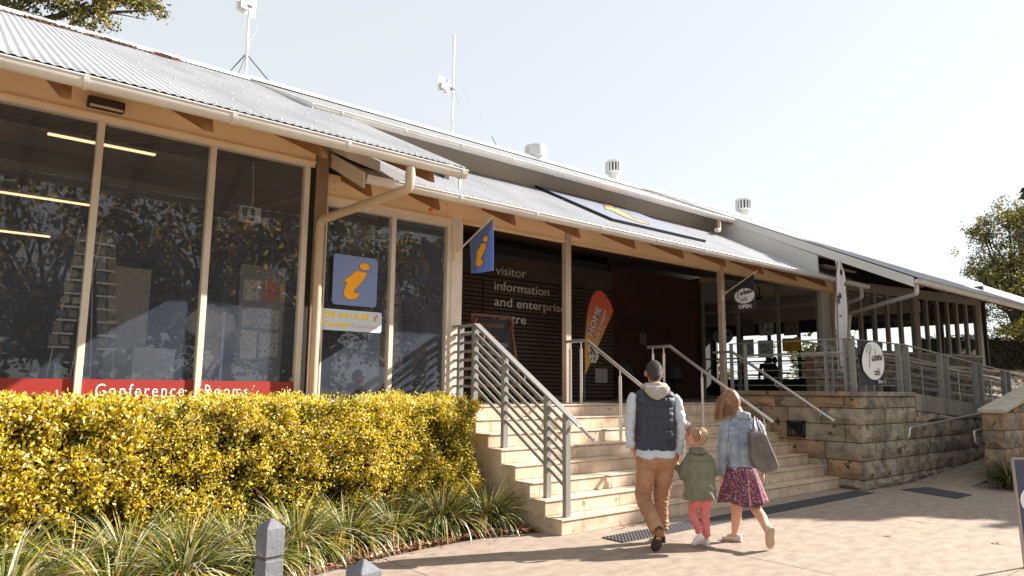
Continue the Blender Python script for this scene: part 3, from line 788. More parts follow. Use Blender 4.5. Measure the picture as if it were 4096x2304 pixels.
MB().box(6.42, 6.62, -.38, 2.2, 0, 1.50).build('mortar_core', m_mortar, sw)
y = 2.2
while y > -.4:
    y2 = max(y - .62, -.42)
    box('coping_stone', m_stoneo, sw, 6.35, 6.66, y2 + .006, y, 1.507, 1.585, bevel=.008); y = y2
gr = thing('wall_vent', 'black louvred vent grille set in the stone wall by the steps', 'vent', (6.38, .7, .92))
GY0, GY1, GZ0, GZ1 = .55, .87, .79, 1.07
mb = MB(); mb.box(6.33, 6.37, GY0, GY1, GZ0, GZ0 + .035); mb.box(6.33, 6.37, GY0, GY1, GZ1 - .035, GZ1); mb.box(6.33, 6.37, GY0, GY0 + .03, GZ0, GZ1); mb.box(6.33, 6.37, GY1 - .03, GY1, GZ0, GZ1)
mb.build('grille_frame', M('black_paint', srgb(38, 36, 36), .5), gr)
mb = MB(); mb.box(6.365, 6.375, GY0, GY1, GZ0, GZ1); mb.build('grille_back', m_dark, gr)
for k in range(9):
    z = GZ0 + .045 + k * .023; MB().prism([(6.335, GY0 + .05, z), (6.36, GY0 + .05, z + .014), (6.36, GY0 + .05, z + .009), (6.335, GY0 + .05, z - .005)], (0, GY1 - GY0 - .1, 0)).build('louvre', m_black, gr)

s2 = thing('stone_wall', 'long grey rock faced sandstone wall carrying the concrete ramp and its grey railing', 'stone wall', (11, -.3, 0))
frF = Fr((6.4, -.42, 0), (1, 0, 0), (0, 0, 1))
rampz = lambda X: 1.585 if X < 8.56 else 1.56 - .066 * (X - 8.56)       # top of the upper ramp slab
lowz = lambda X: 0 if X < 8.3 else .06 * (X - 8.3)                       # lower ramp surface
stone_courses(s2, frF, -.03, 2.15, LV, mats=(m_stone,), lw=(.36, .6))
stone_courses(s2, frF, 2.15, 11.6, LV, top=lambda a: rampz(6.4 + a) - .31, bot=lambda a: lowz(6.4 + a), lw=(.36, .62))
MB().prism([(6.45, -.40, 0), (18.0, -.40, 0), (18.0, -.40, rampz(18) - .31), (8.56, -.40, 1.24), (8.56, -.40, 1.5), (6.45, -.40, 1.5)], (0, .25, 0)).build('mortar_core', m_mortar, s2)
x = 6.36
while x < 8.5:
    x2 = min(x + .58, 8.56); box('coping_stone', m_stone, s2, x + .005, x2, -.46, -.1, 1.507, 1.585, bevel=.008); x = x2
MB().prism([(8.565, -.44, 1.56), (18, -.44, rampz(18)), (18, -.44, rampz(18) - .30), (8.565, -.44, 1.25)], (0, 1.55, 0)).build('ramp_slab', m_concg, s2)
rp = MB(); rp.prism([(8.3, -.43, -.02), (8.3, -.43, .004), (18, -.43, .585), (18, -.43, -.02)], (0, -.87, 0))
rp = rp.build('lower_ramp', m_conc); tag(rp, kind='structure')
tr = MB(); tr.box(6.62, 8.6, -.12, 2.3, 1.3, 1.575); tr.box(8.56, 12, 1.12, 2.3, .5, 1.57); tr = tr.build('terrace_floor', m_concg); tag(tr, kind='structure')
# wall behind the ramp
s3 = thing('stone_wall', 'grey sandstone wall standing behind the ramp railing below the cafe windows', 'stone wall', (13, 1.2, 1))
UB = Vector((math.cos(math.radians(4)), -math.sin(math.radians(4)), 0))
frB = Fr((8.46, 1.38, 0), UB, (0, 0, 1))
stone_courses(s3, frB, 0, 11.5, [1.0, 1.28, 1.56, 1.82, 2.06, 2.3], top=lambda a: 2.30 - .018 * a, mats=(m_stone,), lw=(.36, .62))
MB().obox(frB(5.75, 1.35, -.12), UB * 5.75, frB.n * .1, (0, 0, .9)).build('mortar_core', m_mortar, s3)
for k in range(10):
    a = k * 1.15; MB().obox(frB(a + .57, 2.33 - .018 * (a + .57), -.08), UB * .57, frB.n * .17, (0, 0, .035)).build('coping_stone', m_coping, s3, bevel=.006)
# wall on the far right
s4 = thing('stone_wall', 'sandstone wall with a pale sloping coping at the right edge beyond the ramp entrance', 'stone wall', (9.6, -1.5, 0))
top4 = lambda X: 1.24 + .165 * (X - 9)
frE = Fr((9.0, -1.34, 0), (0, -1, 0), (0, 0, 1)); stone_courses(s4, frE, 0, .32, [0, .3, .62, .93, 1.24], lw=(.4, .5), mats=(m_stone, m_stoneo))
frR = Fr((9.0, -1.66, 0), (1, 0, 0), (0, 0, 1)); stone_courses(s4, frR, 0, 7, [0, .3, .62, .93, 1.24, 1.55, 1.86, 2.2], top=lambda a: top4(9 + a), lw=(.4, .65), mats=(m_stone, m_stoneo))
MB().prism([(9.02, -1.36, 0), (16, -1.36, 0), (16, -1.36, top4(16)), (9.02, -1.36, top4(9))], (0, -.28, 0)).build('mortar_core', m_mortar, s4)
for k in range(8):
    a = 8.94 + k * .9; MB().prism([(a, -1.30, top4(a)), (a + .894, -1.30, top4(a + .894)), (a + .894, -1.30, top4(a + .894) + .065), (a, -1.30, top4(a) + .065)], (0, -.43, 0)).build('coping_stone', m_coping, s4, bevel=.008)

# ------------------------------------------------------------------ balustrades
sr = thing('stair_balustrade', 'grey steel balustrade of parallel bars sloping down the left side of the steps', 'railing', (.17, 1, 0))
SL = .641
def topz(y): return 1.245 + SL * y
for y, zb_ in ((.10, .17), (.42, .34), (1.22, .85), (1.86, 1.30), (2.2, 1.36)):
    zt_ = min(topz(y), 2.425); MB().box(.13, .21, y - .03, y + .03, zb_, zt_).build('post', m_rail, sr, bevel=.004)
    MB().box(.12, .22, y - .04, y + .04, zb_, zb_ + .008).build('foot_plate', m_rail, sr)
MB().prism([(.12, -.13, topz(-.13)), (.12, 1.84, topz(1.84)), (.12, 1.83, topz(1.84) + .032), (.12, -.13, topz(-.13) + .022)], (.10, 0, 0)).build('top_rail', m_rail, sr, bevel=.003)
MB().box(.12, .22, 1.83, 2.34, 2.426, 2.455).build('top_rail', m_rail, sr, bevel=.003)
for k in range(7):
    dz = -.115 - .118 * k
    mat = m_ss if k == 1 and False else m_rail
    r_ = MB(); r_.bar((.17, .10, topz(.10) + dz), (.17, 1.86, topz(1.86) + dz), .022, .038); r_.build('rail', mat, sr)
    r_ = MB(); r_.bar((.17, 1.89, topz(1.86) + dz), (.17, 2.34, topz(1.86) + dz), .022, .036); r_.build('rail', mat, sr)
mb = MB(); mb.tube([(.275, -.22, 1.03), (.275, 1.84, 1.03 + SL * 2.06), (.275, 2.3, 1.03 + SL * 2.06)], .021, n=12); mb.build('hand_rail', m_ss, sr, autos=50)
for y in (.12, .95, 1.8):
    z = 1.03 + SL * (y + .22); mb = MB(); mb.tube([(.21, y, z - .09), (.25, y, z - .10), (.275, y, z - .07), (.275, y, z - .015)], .006, n=6); mb.build('rail_bracket', m_ss, sr)

def ssrail(X, label, posts, ytop=2.38, ykink=1.90, yend=0.0, ztop=2.335, wall=False):
    t = thing('stair_handrail', label, 'handrail', (X, 1.1, 0))
    e = yend; pts = [(X, ytop, ztop), (X, ykink, ztop), (X, e, ztop - SL * (ykink - e)),]
    mb = MB(); mb.tube(pts, .026, n=14); mb.build('rail', m_ss, t, autos=60)
    for y, zb_ in posts:
        zr = ztop - SL * max(0, ykink - y) - .02
        mb = MB(); mb.tube([(X, y, zb_), (X, y, zr - .10)], .024, n=14); mb.build('post', m_ss, t, autos=60)
        mb = MB(); mb.tube([(X, y, zr - .10), (X, y, zr)], .011, n=10); mb.build('post_pin', m_ss, t, autos=60)
        mb = MB(); mb.tube([(X, y, zb_ + .001), (X, y, zb_ + .009)], .05, n=14); mb.build('foot_plate', m_ss, t)
    return t
ssrail(2.35, 'stainless steel handrail running down the steps directly behind the man', [(2.26, 1.36), (2.02, 1.36), (1.22, .85), (.12, .17)])
ssrail(4.4, 'stainless steel handrail rising up the middle of the steps behind the woman', [(2.27, 1.36), (2.03, 1.36), (1.25, .85), (.15, .17)])
t = ssrail(6.24, 'stainless steel handrail fixed along the stained stone wall at the right of the steps', [], ytop=2.28, ykink=1.86, yend=-.04, ztop=2.31)
for y in (.2, 1.0, 1.7):
    z = 2.31 - SL * (1.86 - y); mb = MB(); mb.tube([(6.4, y, z - .09), (6.30, y, z - .1), (6.24, y, z - .07), (6.24, y, z - .01)], .007, n=6); mb.build('rail_bracket', m_ss, t)

ub = thing('ramp_balustrade', 'long grey steel balustrade with paired flat posts along the terrace and down the ramp', 'railing', (9, -.2, 1.58))
def tz(X): return 2.485 if X < 8.85 else 2.485 - .066 * (X - 8.85)
def upost(x, y, z0, z1, along):
    if along == 'y': MB().box(x - .045, x + .045, y - .012, y + .012, z0, z1).build('post', m_rail, ub)
    else: MB().box(x - .012, x + .012, y - .075, y + .03, z0, z1).build('post', m_rail, ub)
for y in (2.06, 1.76, .19, -.14): upost(6.52, y, 1.585, 2.47, 'y')
MB().box(6.49, 6.55, -.2, 2.1, 2.47, 2.486).build('top_rail', m_rail, ub)
mb = MB(); mb.tube([(6.60, -.1, 2.25), (6.60, 2.0, 2.25)], .02, n=10); mb.build('hand_rail', m_ss, ub)
for h in (.10, .24, .37, .50, .62): 
    mb = MB(); mb.tube([(6.52, -.14, 1.585 + h), (6.52, 2.06, 1.585 + h)], .007, n=6); mb.build('rail', m_rail, ub)
PX = (6.60, 6.95, 7.28, 8.47, 8.82, 10.45, 10.79, 12.42, 12.77, 14.35, 14.72, 16.3, 16.7)
for X in PX: upost(X, -.2, rampz(X), tz(X) - .01, 'x')
def trail(h0, w_, t_, name='rail', rad=None):
    segs = [(6.52, 8.85), (8.85, 17.2)]
    for a, b in segs:
        m_ = MB(); p = lambda X: (X, -.2, tz(X) - h0)
        if rad: m_.tube([p(a), p(b)], rad, n=8)
        else: m_.bar(p(a), p(b), w_, t_)
        m_.build(name, m_ss if name == 'hand_rail' else m_rail, ub)
trail(.008, .06, .016, 'top_rail')
for h in (.28, .40, .53, .66, .79): trail(h, 0, 0, rad=.0085)
for a, b in ((8.0, 8.85), (8.85, 17)):
    mb = MB(); mb.tube([(a, -.08, tz(a) - .2), (b, -.08, tz(b) - .2)], .02, n=8); mb.build('hand_rail', m_ss, ub)
# inner ramp railing
ib = thing('inner_ramp_railing', 'grey rails and handrail of the upper ramp run below the cafe windows', 'railing', (13, 1.0, 1.6))
for h in (2.10, 1.86, 1.62):
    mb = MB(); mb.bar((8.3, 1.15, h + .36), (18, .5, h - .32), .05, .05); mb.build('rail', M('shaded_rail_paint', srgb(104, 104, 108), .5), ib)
mb = MB(); mb.tube([(7.7, 1.25, 2.56), (18, .62, 1.93)], .022, n=8); mb.build('hand_rail', m_ss, ib)
for X in (8.6, 10.5, 12.4, 14.3, 16.2): MB().box(X, X + .05, 1.12 - .067 * (X - 8.3), 1.17 - .067 * (X - 8.3), 1.1, 2.55 - .07 * (X - 7.6)).build('post', m_rail, ib)
wh = thing('wall_handrail', 'bent stainless handrail fixed to the long stone wall beside the lower ramp', 'handrail', (10, -.52, .9))
pipe('rail', [(7.86, -.50, .76), (7.84, -.56, .80), (7.90, -.56, .95), (8.02, -.56, .97), (8.75, -.56, 1.0), (16.5, -.56, 1.46)], .021, m_ss, wh)
for X in (8.9, 11, 13.2): mb = MB(); mb.tube([(X, -.44, .93 + .06 * (X - 8.75)), (X, -.56, .93 + .06 * (X - 8.75)), (X, -.56, .99 + .06 * (X - 8.75))], .008, n=6); mb.build('rail_bracket', m_ss, wh)
wh = thing('wall_handrail', 'short bent end of a stainless handrail at the corner of the far right wall', 'handrail', (9.2, -1.24, .9))
pipe('rail', [(9.2, -1.30, .62), (8.98, -1.22, .70), (8.95, -1.22, .90), (9.3, -1.22, .925), (16, -1.22, 1.33)], .021, m_ss, wh)
for X, Y, w_ in ((9.9, .55, .3), (13.6, .55, .3)):
    b_ = MB(); b_.box(X - .13, X + .13, Y - .08, Y + .08, rampz(X), rampz(X) + .17 + (.06 if X < 10 else 0)); b_ = b_.build('ground_light_box', MATS['black_paint'], origin=(X, Y, rampz(X)), bevel=.01)
    tag(b_, 'small black light box on the ramp below the cafe banner' if X < 10 else 'small black light box on the ramp near the middle of the grey balustrade', 'light box')

# ------------------------------------------------------------------ roof fittings
def vent(x, y, z0, r, h, label, short=False):
    t = thing('roof_ventilator', label, 'roof vent', (x, y, z0))
    if short:
        mb = MB(); mb.tube([(x, y, z0), (x, y, z0 + h * .55)], r * .85, n=20); mb.build('neck', m_steelw, t, autos=40)
        mb = MB(); mb.tube([(x, y, z0 + h * .35), (x, y, z0 + h * .38), (x, y, z0 + h * .93), (x, y, z0 + h)], [r * .9, r, r, r * .96], n=28); mb.build('cowl', m_steelw, t, autos=40); return
    mb = MB(); mb.tube([(x, y, z0), (x, y, z0 + h * .5)], r * .62, n=20); mb.build('neck', m_white, t, autos=40)
    mb = MB(); mb.tube([(x, y, z0 + h * .46), (x, y, z0 + h * .52)], [r * .8, r * .98], n=24); mb.tube([(x, y, z0 + h * .86), (x, y, z0 + h * .95), (x, y, z0 + h)], [r * 1.02, r * .88, r * .45], n=24); mb.build('cowl', m_white, t, autos=40)
    mb = MB(); mb.tube([(x, y, z0 + h * .5), (x, y, z0 + h * .88)], r * .7, n=20); mb.build('throat', M('vent_shadow', srgb(70, 70, 72), .7), t)
    for k in range(16):
        a = 2 * math.pi * k / 16; c = Vector((x + math.cos(a) * r * .93, y + math.sin(a) * r * .93, z0 + h * .69))
        MB().obox(c, Vector((-math.sin(a), math.cos(a), 0)) * r * .09, Vector((math.cos(a), math.sin(a), 0)) * r * .08, (0, 0, h * .19)).build('vane', m_white, t)
vent(5.36, 6.5, 6.95, .27, .42, 'wide low silver vent drum on the ridge between the second mast and the louvred vents', short=True)
vent(8.15, 6.5, 6.95, .225, .70, 'white louvred roof ventilator on the ridge nearest to the silver vent drum')
vent(14.35, 6.5, 6.95, .27, .78, 'white louvred roof ventilator on the ridge farthest to the right')
def ant(label, x, y, z0, z1, px, pz, ps, guys):
    t = thing('antenna_mast', label, 'antenna', (x, y, z0))
    mb = MB(); mb.tube([(x, y, z0), (x, y, z1)], .024, n=10); mb.build('mast', M('white_mast_paint', srgb(232, 232, 230), .4), t, autos=60)
    f = Fr((px, y + .05, pz), (1, .25, 0), (0, -.08, 1))
    mb = MB(); mb.prism([f(a, b, -.012) for a, b in rrect(-ps, -ps, ps, ps, .02, 3)], f.n * .024); mb.build('panel', MATS['white_mast_paint'], t, bevel=.004)
    mb = MB(); mb.obox(f(-ps * .35, -ps * .3, .05), f.u * ps * .42, f.v * ps * .36, f.n * .035); mb.build('radio_box', M('grey_radio_box', srgb(190, 188, 184), .5), t)
    mb = MB(); mb.tube([f(-ps * .1, -ps * .1, .06), (x, y, pz - .04)], .014, n=6); mb.box(x - .04, x + .04, y - .04, y + .04, pz - .07, pz - .03); mb.build('clamp', M('clamp_metal', srgb(120, 114, 108), .5, metal=.5), t)
    for a, b, r in guys:
        mb = MB(); mb.tube([a, b], r, n=5); mb.build('stay', M('dark_stay', srgb(96, 98, 110), .6) if r > .004 else M('guy_wire', srgb(190, 190, 190), .5), t)
    pts = [(x + .02, y - .04, pz - .1), (x + .14, y - .05, pz - .45), (x + .03, y - .03, pz - .75), (x + .02, y - .03, z0)]
    mb = MB(); mb.tube(smoothpts(pts, 5), .006, n=5); mb.build('cable', M('pale_cable', srgb(206, 206, 206), .5), t)
ant('short white mast with a square panel antenna at its very top and dark stays', -1.66, 6.32, 6.85, 8.52, -1.70, 8.36, .19,
    [((-1.66, 6.32, 7.42), (-1.95, 6.32, 6.95), .012), ((-1.66, 6.32, 7.42), (-1.12, 6.34, 6.95), .012), ((-1.68, 6.30, 7.35), (-1.82, 6.2, 6.93), .008)])
ant('tall thin white mast with a square panel halfway up, above the middle of the roof', 2.82, 6.38, 6.95, 9.34, 2.60, 8.12, .17,
    [((2.82, 6.38, 8.42), (1.9, 6.38, 7.05), .0011), ((2.82, 6.38, 8.42), (3.95, 6.38, 7.2), .0011), ((3.9, 6.36, 7.25), (4.05, 6.36, 7.05), .008)])

# blue-grey sign lying on the porch roof
d2 = Vector((0, 2.68, 1.38)).normalized()
rsn = thing('roof_sign', 'large pale blue grey roof panel with a faded amber information symbol', 'sign', (4.4, 2.9, 4.8))
frs = Fr((3.16, 2.06, 4.06 + (2.06 - 1.44) * .515 + .055), (1, 0, 0), d2)
sgn = shape(frs, [(0, 0), (2.62, 0), (2.62, 2.22), (0, 2.22)], -.012, .0).build('sign_panel', m_signroof, rsn)
mb = MB(); 
for a in (.3, 1.3, 2.3): mb.obox(frs(a, 1.1, -.03), frs.u * .02, frs.v * 1.08, frs.n * .016)
mb.build('batten', m_dark, rsn)
mb = shape(frs, [(0, -.02), (2.62, -.02), (2.62, 0), (0, 0)], -.045, .006); shape(frs, [(-.02, -.02), (0, -.02), (0, 2.2), (-.02, 2.2)], -.045, .006, mb); mb.build('edge_trim', m_ink, rsn)
i_glyph(frs, .55, .08, 1.5, 2.1, m_paleamber, rsn)
# ------------------------------------------------------------------ signs on the glass front
sg = thing('information_sign', 'square blue sign with a large amber letter i on the glass', 'sign', (-1.4, 2.38, 2.9))
f = Fr((-1.705, 2.345, 2.61), (1, 0, 0), (0, 0, 1))
shape(f, rrect(0, 0, .62, .64, .05), 0, .008).build('sign_panel', m_blue, sg); i_glyph(f, .02, .01, .58, .62, m_amber, sg, h=.009)
sg = thing('touchscreen_sign', 'pale blue 24 hour touchscreen sign with yellow letters below the square i sign', 'sign', (-1.4, 2.36, 2.4))
f = Fr((-1.86, 2.345, 2.285), (1, 0, 0), (0, 0, 1))
shape(f, rrect(0, 0, .86, .265, .03), 0, .008).build('sign_panel', m_pblue, sg)
text("24 H", .112, f, .05, .155, m_yel, sg, h=.009, bold=.0035, fit=.325); text("OUR", .112, f, .405, .155, m_yel, sg, h=.009, bold=.0035, fit=.28)
i_glyph(f, .72, .135, .10, .115, m_org, sg, h=.009)
text("Tourism", .085, f, .05, .05, m_yel, sg, h=.009, bold=.003, fit=.37); text("Touchscreens", .078, f, .425, .05, M('pale_orange_print', srgb(236, 190, 150), .5), sg, h=.009, fit=.38)

def flagpole(t, base, tip):
    mb = MB(); b, tp_ = Vector(base), Vector(tip); d = (tp_ - b).normalized()
    mb.tube([b, tp_], .012, n=8); mb.build('pole', M('cream_pole', srgb(226, 206, 176), .5), t, autos=60)
    mb = MB(); mb.box(base[0] - .05, base[0] + .05, base[1] - .0, base[1] + .02, base[2] - .13, base[2] + .10); mb.tube([b - d * .04, b + d * .09], .022, n=8); mb.build('pole_bracket', MATS['cream_pole'], t)
def clothgrid(fn, nu, nv, name, mats, par, th=.003):
    V = []; F = []
    for lay in (0, 1):
        for j in range(nv + 1):
            for i in range(nu + 1): V.append(fn(i / nu, j / nv, lay * th))
    n = nu + 1; o = n * (nv + 1)
    for j in range(nv):
        for i in range(nu):
            a = j * n + i; F.append((a, a + 1, a + n + 1, a + n)); F.append((o + a, o + a + n, o + a + n + 1, o + a + 1))
    for i in range(nu): F.append((i, o + i, o + i + 1, i + 1)); a = nv * n + i; F.append((a, a + 1, o + a + 1, o + a))
    for j in range(nv): a = j * n; F.append((a, a + n, o + a + n, o + a)); a += nu; F.append((a, o + a, o + a + n, a + n))
    org = worg(par); me = bpy.data.meshes.new(name); me.from_pydata([tuple(Vector(v) - org) for v in V], [], F); me.materials.append(mats)
    me.polygons.foreach_set('use_smooth', [True] * len(me.polygons)); me.set_sharp_from_angle(angle=math.radians(60))
    ob = bpy.data.objects.new(name, me); COL.objects.link(ob); ob.parent = par; ORG[ob.name] = org; return ob
fg = thing('information_flag', 'small blue flag with an amber letter i hanging from a slanted cream pole', 'flag', (.17, 2.32, 3.5))
flagpole(fg, (.17, 2.32, 3.51), (.17, 1.52, 3.87))
# cloth hangs from the pole: u to the outside, top edge follows the pole
def fcl(u, v, t):
    y = 2.04 - .53 * u - .05 * (1 - v); zt = 3.63 + .215 * u; zb2 = 3.16 - .03 * u
    return (.17 + .022 * math.sin(u * 5 + v * 2) * (1 - v) + t, y - .0, zb2 + (zt - zb2) * v)
clothgrid(fcl, 10, 10, 'flag_cloth', m_bluef, fg)
ff = Fr((.166 - .026, 1.99, 3.14), (0, -1, 0), (0, 0, 1))
i_glyph(ff, .07, .03, .42, .50, m_amber, fg)
cf = thing('cafe_flag', 'dark pointed flag reading Parkview cafe OPEN hanging from a slanted cream pole', 'flag', (6.72, 2.32, 3.5))
flagpole(cf, (6.70, 2.32, 3.49), (6.70, 1.54, 3.88))
f = Fr((6.70, 2.06, 0), (0, -1, 0), (0, 0, 1))
m_char = M('charcoal_fabric', srgb(44, 46, 56), .7)
shape(f, [(0, 3.16), (.22, 3.06), (.44, 3.16), (.44, 3.83), (0, 3.62)], -.002, .002).build('flag_cloth', m_char, cf)
shape(f, [(.22 + .2195 * math.cos(t * math.pi / 16), 3.42 + .15 * math.sin(t * math.pi / 16) * (1 if abs(math.cos(t * math.pi / 16)) < .96 else .9)) for t in range(32)], .004, .006).build('white_oval', m_wht, cf)
parkview(f, .075, 3.42, .165, m_ink, cf, w=.085, h=.008, rot=.12)
text("café", .12, f, .13, 3.315, m_ink, cf, h=.007, fit=.16, rot=.05); text("OPEN", .105, f, .085, 3.175, m_wht, cf, h=.004, fit=.28, bold=.003)
leafsprig(f, .29, 3.50, .06, M('leaf_gold', srgb(170, 160, 70), .6), cf)

# feather flags
def feather(name, label, base, pts, mat, th=.004, poler=.012, cat='banner flag'):
    t = thing(name, label, cat, base)
    return t
wf = thing('feather_flag', 'tall narrow white feather flag with black flecks at the corner of the terrace', 'banner flag', (7.72, .5, 1.58))
def wfn(u, v, t):
    wd = .30 * min(1, ((1 - v) * 7)) ** .6 * (1 - .62 * max(0, .55 - v)) if v < .999 else .02
    x = 7.70 + .10 * v + (u - .2) * wd
    return (x, .5 + .05 * math.sin(u * 9 + v * 4) + t, 1.95 + 2.15 * v)
clothgrid(wfn, 8, 30, 'flag_cloth', M('white_flag_flecks', srgb(206, 204, 202), .7, speck=(srgb(40, 40, 42), 7.5, .585), stretch=(1, 1, .55)), wf)
mb = MB(); mb.tube([(7.66, .5, 1.59), (7.66, .5, 2.6), (7.70, .5, 3.6), (7.80, .5, 4.05)], .012, n=8); mb.build('pole', MATS['clamp_metal'], wf)
hf = thing('feather_flag', 'orange teardrop banner reading HOME ice cream against the dark slatted wall', 'banner flag', (4.05, 3.8, 1.36))
f = Fr((4.26, 3.80, 1.36), (1.0, 0, 0), (0, 0, 1))
out = smoothpts([(0, .50), (-.01, 1.0), (.02, 1.35), (.09, 1.75), (.22, 2.06), (.40, 2.17), (.56, 2.12), (.70, 1.98), (.82, 1.80)], 4)
pts = [(p.x, p.y) for p in out]
mb = MB(); mb.prism([f(a - .04, b + (.03 if b > 1.6 else 0), -.004) for a, b in pts], f.n * .004); mb.build('pole_sleeve', m_ink, hf)
def hcol(nm, z0, z1):
    mm = bpy.data.materials.new(nm); mm.use_nodes = True; N = mm.node_tree.nodes; L = mm.node_tree.links
    geo = N.new("ShaderNodeNewGeometry"); sp = N.new("ShaderNodeSeparateXYZ"); L.new(geo.outputs['Position'], sp.inputs[0])
    mr = N.new("ShaderNodeMapRange"); mr.inputs['From Min'].default_value = z0; mr.inputs['From Max'].default_value = z1; L.new(sp.outputs['Z'], mr.inputs['Value'])
    r = N.new("ShaderNodeValToRGB"); r.color_ramp.elements[0].color = (*srgb(210, 160, 60), 1); r.color_ramp.elements[1].color = (*srgb(204, 84, 50), 1)
    L.new(mr.outputs[0], r.inputs[0]); L.new(r.outputs[0], N["Principled BSDF"].inputs['Base Color']); N["Principled BSDF"].inputs['Roughness'].default_value = .6
    return mm
shape(f, pts, .0, .004).build('flag_cloth', hcol('orange_print_gradient', 2.3, 3.1), hf)
mb = MB(); mb.tube([f(-.02, 0, 0), f(-.02, .6, 0)], .012, n=6); mb.build('pole', MATS['clamp_metal'], hf)
m_bp = M('blue_letter_outline', srgb(84, 92, 122), .6)
for bold, mt, h in ((.016, m_bp, .006), (.0, M('cream_print', srgb(226, 216, 200), .6), .009)):
    text("HOME", .22, f, .19, 1.24, mt, hf, h=h, ext=.001, bold=bold, fit=.62, rot=1.13)
    text("ice cream", .17, f, .33, 1.16, mt, hf, h=h, ext=.001, bold=bold * .7, fit=.66, rot=1.13)
shape(f, ellpts(.22, .92, .15, .20), .006, .008).build('printed_sundae', M('sundae_print', srgb(214, 200, 186), .6, speck=(srgb(54, 36, 28), 18, .52)), hf)
# chalk board
ab = thing('chalk_board', 'black A frame chalk board with a wooden frame reading WE ARE OPEN', 'sign', (1.65, 3.3, 1.36))
tl = Vector((0, .18, 1)).normalized()
f = Fr((1.28, 3.22, 1.40), (.98, -.05, 0), tl)
m_wood = M('varnished_wood', srgb(132, 84, 50), .5, col2=srgb(108, 66, 38), scale=6, stretch=(1, 1, .3))
m_chalk = M('chalk_black', srgb(56, 58, 62), .8, col2=srgb(42, 44, 48), scale=3)
shape(f, [(.045, .25), (.785, .25), (.745, 1.36), (.045, 1.36)], 0, .012).build('board', m_chalk, ab)
mb = MB()
for a, b in (((0, 0), (.0, 1.42)), ((.84, 0), (.78, 1.42)), ((0, 1.40), (.79, 1.40)), ((.02, .23), (.81, .23))): mb.bar(f(*a, .01), f(*b, .01), .05, .03, upv=f.n)
mb.build('wooden_frame', m_wood, ab)
f2 = Fr((1.28, 3.75, 1.36), (1, 0, 0), (0, -.30, 1))
mb = MB(); mb.bar(f2(0, 0, 0), f2(0, 1.42, 0), .05, .03); mb.bar(f2(.8, 0, 0), f2(.78, 1.42, 0), .05, .03); mb.build('rear_leg', m_wood, ab)
m_chk = M('chalk_white', srgb(176, 172, 166), .9); m_chr = M('chalk_red', srgb(200, 70, 50), .9)
text("WE ARE OPEN!", .09, f, .13, 1.20, M('chalk_amber', srgb(150, 112, 84), .9), ab, h=.014, fit=.5)
text("GREAT GIFT IDEAS", .09, f, .12, .88, m_chk, ab, h=.014, fit=.55); text("CHOCOLATE & COOKIES", .075, f, .12, .74, m_chk, ab, h=.014, fit=.6)
text("LOCAL ART & CRAFT", .07, f, .14, .62, m_chk, ab, h=.014, fit=.55); text("COFFEE & TEA", .07, f, .18, .46, m_chk, ab, h=.014, fit=.4)
mb = MB(); mb.bar(f(.22, 1.06, .015), f(.5, 1.05, .015), .008, .003, upv=f.n); mb.prism([f(.14, 1.06, .014), f(.24, 1.01, .014), f(.24, 1.11, .014)], f.n * .003); mb.build('chalk_arrow', m_chr, ab)
# banner on the terrace railing
bn = thing('cafe_banner', 'black banner with a white oval reading Parkview cafe tied to the terrace railing', 'banner', (7.2, -.3, 1.7))
f = Fr((6.74, -.30, 1.70), (1, 0, 0), (0, 0, 1))
def bfn(u, v, t): return f(u * .93, v * .76, -.02 + .03 * math.sin(v * 5 + 1) * (1 - u) * .4 + .012 * math.sin((u + v) * 17) + t)
clothgrid(bfn, 16, 14, 'banner_cloth', m_char, bn)
oc = [(.03, .42), (.12, .58), (.24, .70), (.40, .745), (.62, .735), (.78, .66), (.87, .52), (.89, .36), (.82, .22), (.66, .12), (.46, .09), (.26, .13), (.07, .24)]
shape(f, [(p.x, p.y) for p in smoothpts(oc[::-1] + [oc[-1]], 3)], .012, .014).build('white_oval', m_wht, bn)
parkview(f, .30, .38, .27, m_ink, bn, w=.055, h=.018, rot=.08); text("café", .17, f, .47, .17, m_ink, bn, h=.015, fit=.23, bold=.002, rot=.03)
leafsprig(f, .66, .50, .13, MATS['leaf_gold'], bn); 
text("Wilson", .08, f, .6, .03, m_wht, bn, h=.016, shear=.4, fit=.24) if False else None
mb = MB(); 
P = smoothpts([(.60, .04), (.63, .10), (.64, .03), (.68, .09), (.70, .03), (.73, .08), (.76, .04), (.80, .07), (.84, .05)], 4)
for a, b in zip(P, P[1:]): mb.bar(f(a.x, a.y, .016), f(b.x, b.y, .016), .009, .002, upv=f.n)
mb.build('white_scribble_mark', m_wht, bn)
shape(f, [(.885, .03), (.90, .05), (.895, .12), (.885, .13)], .012, .016).build('green_mark', M('lime_print', srgb(180, 200, 60), .6), bn)
# round cafe sign inside the side glass
cs = thing('cafe_oval_sign', 'pale oval Parkview sign hanging behind the cafe glass next to the steel post', 'sign', (11.05, 5.2, 3.05))
f = Fr((11.03, 5.56, 2.82), (0, -1, 0), (0, 0, 1))
mb = shape(f, ellpts(.32, .22, .31, .21), 0, .01); mb.build('sign_panel', M('frosted_print', srgb(150, 150, 150), .5), cs)
shape(f, ellpts(.32, .22, .32, .22), -.006, .0).build('sign_rim', m_ink, cs); parkview(f, .12, .2, .22, m_ink, cs, w=.1, h=.012)
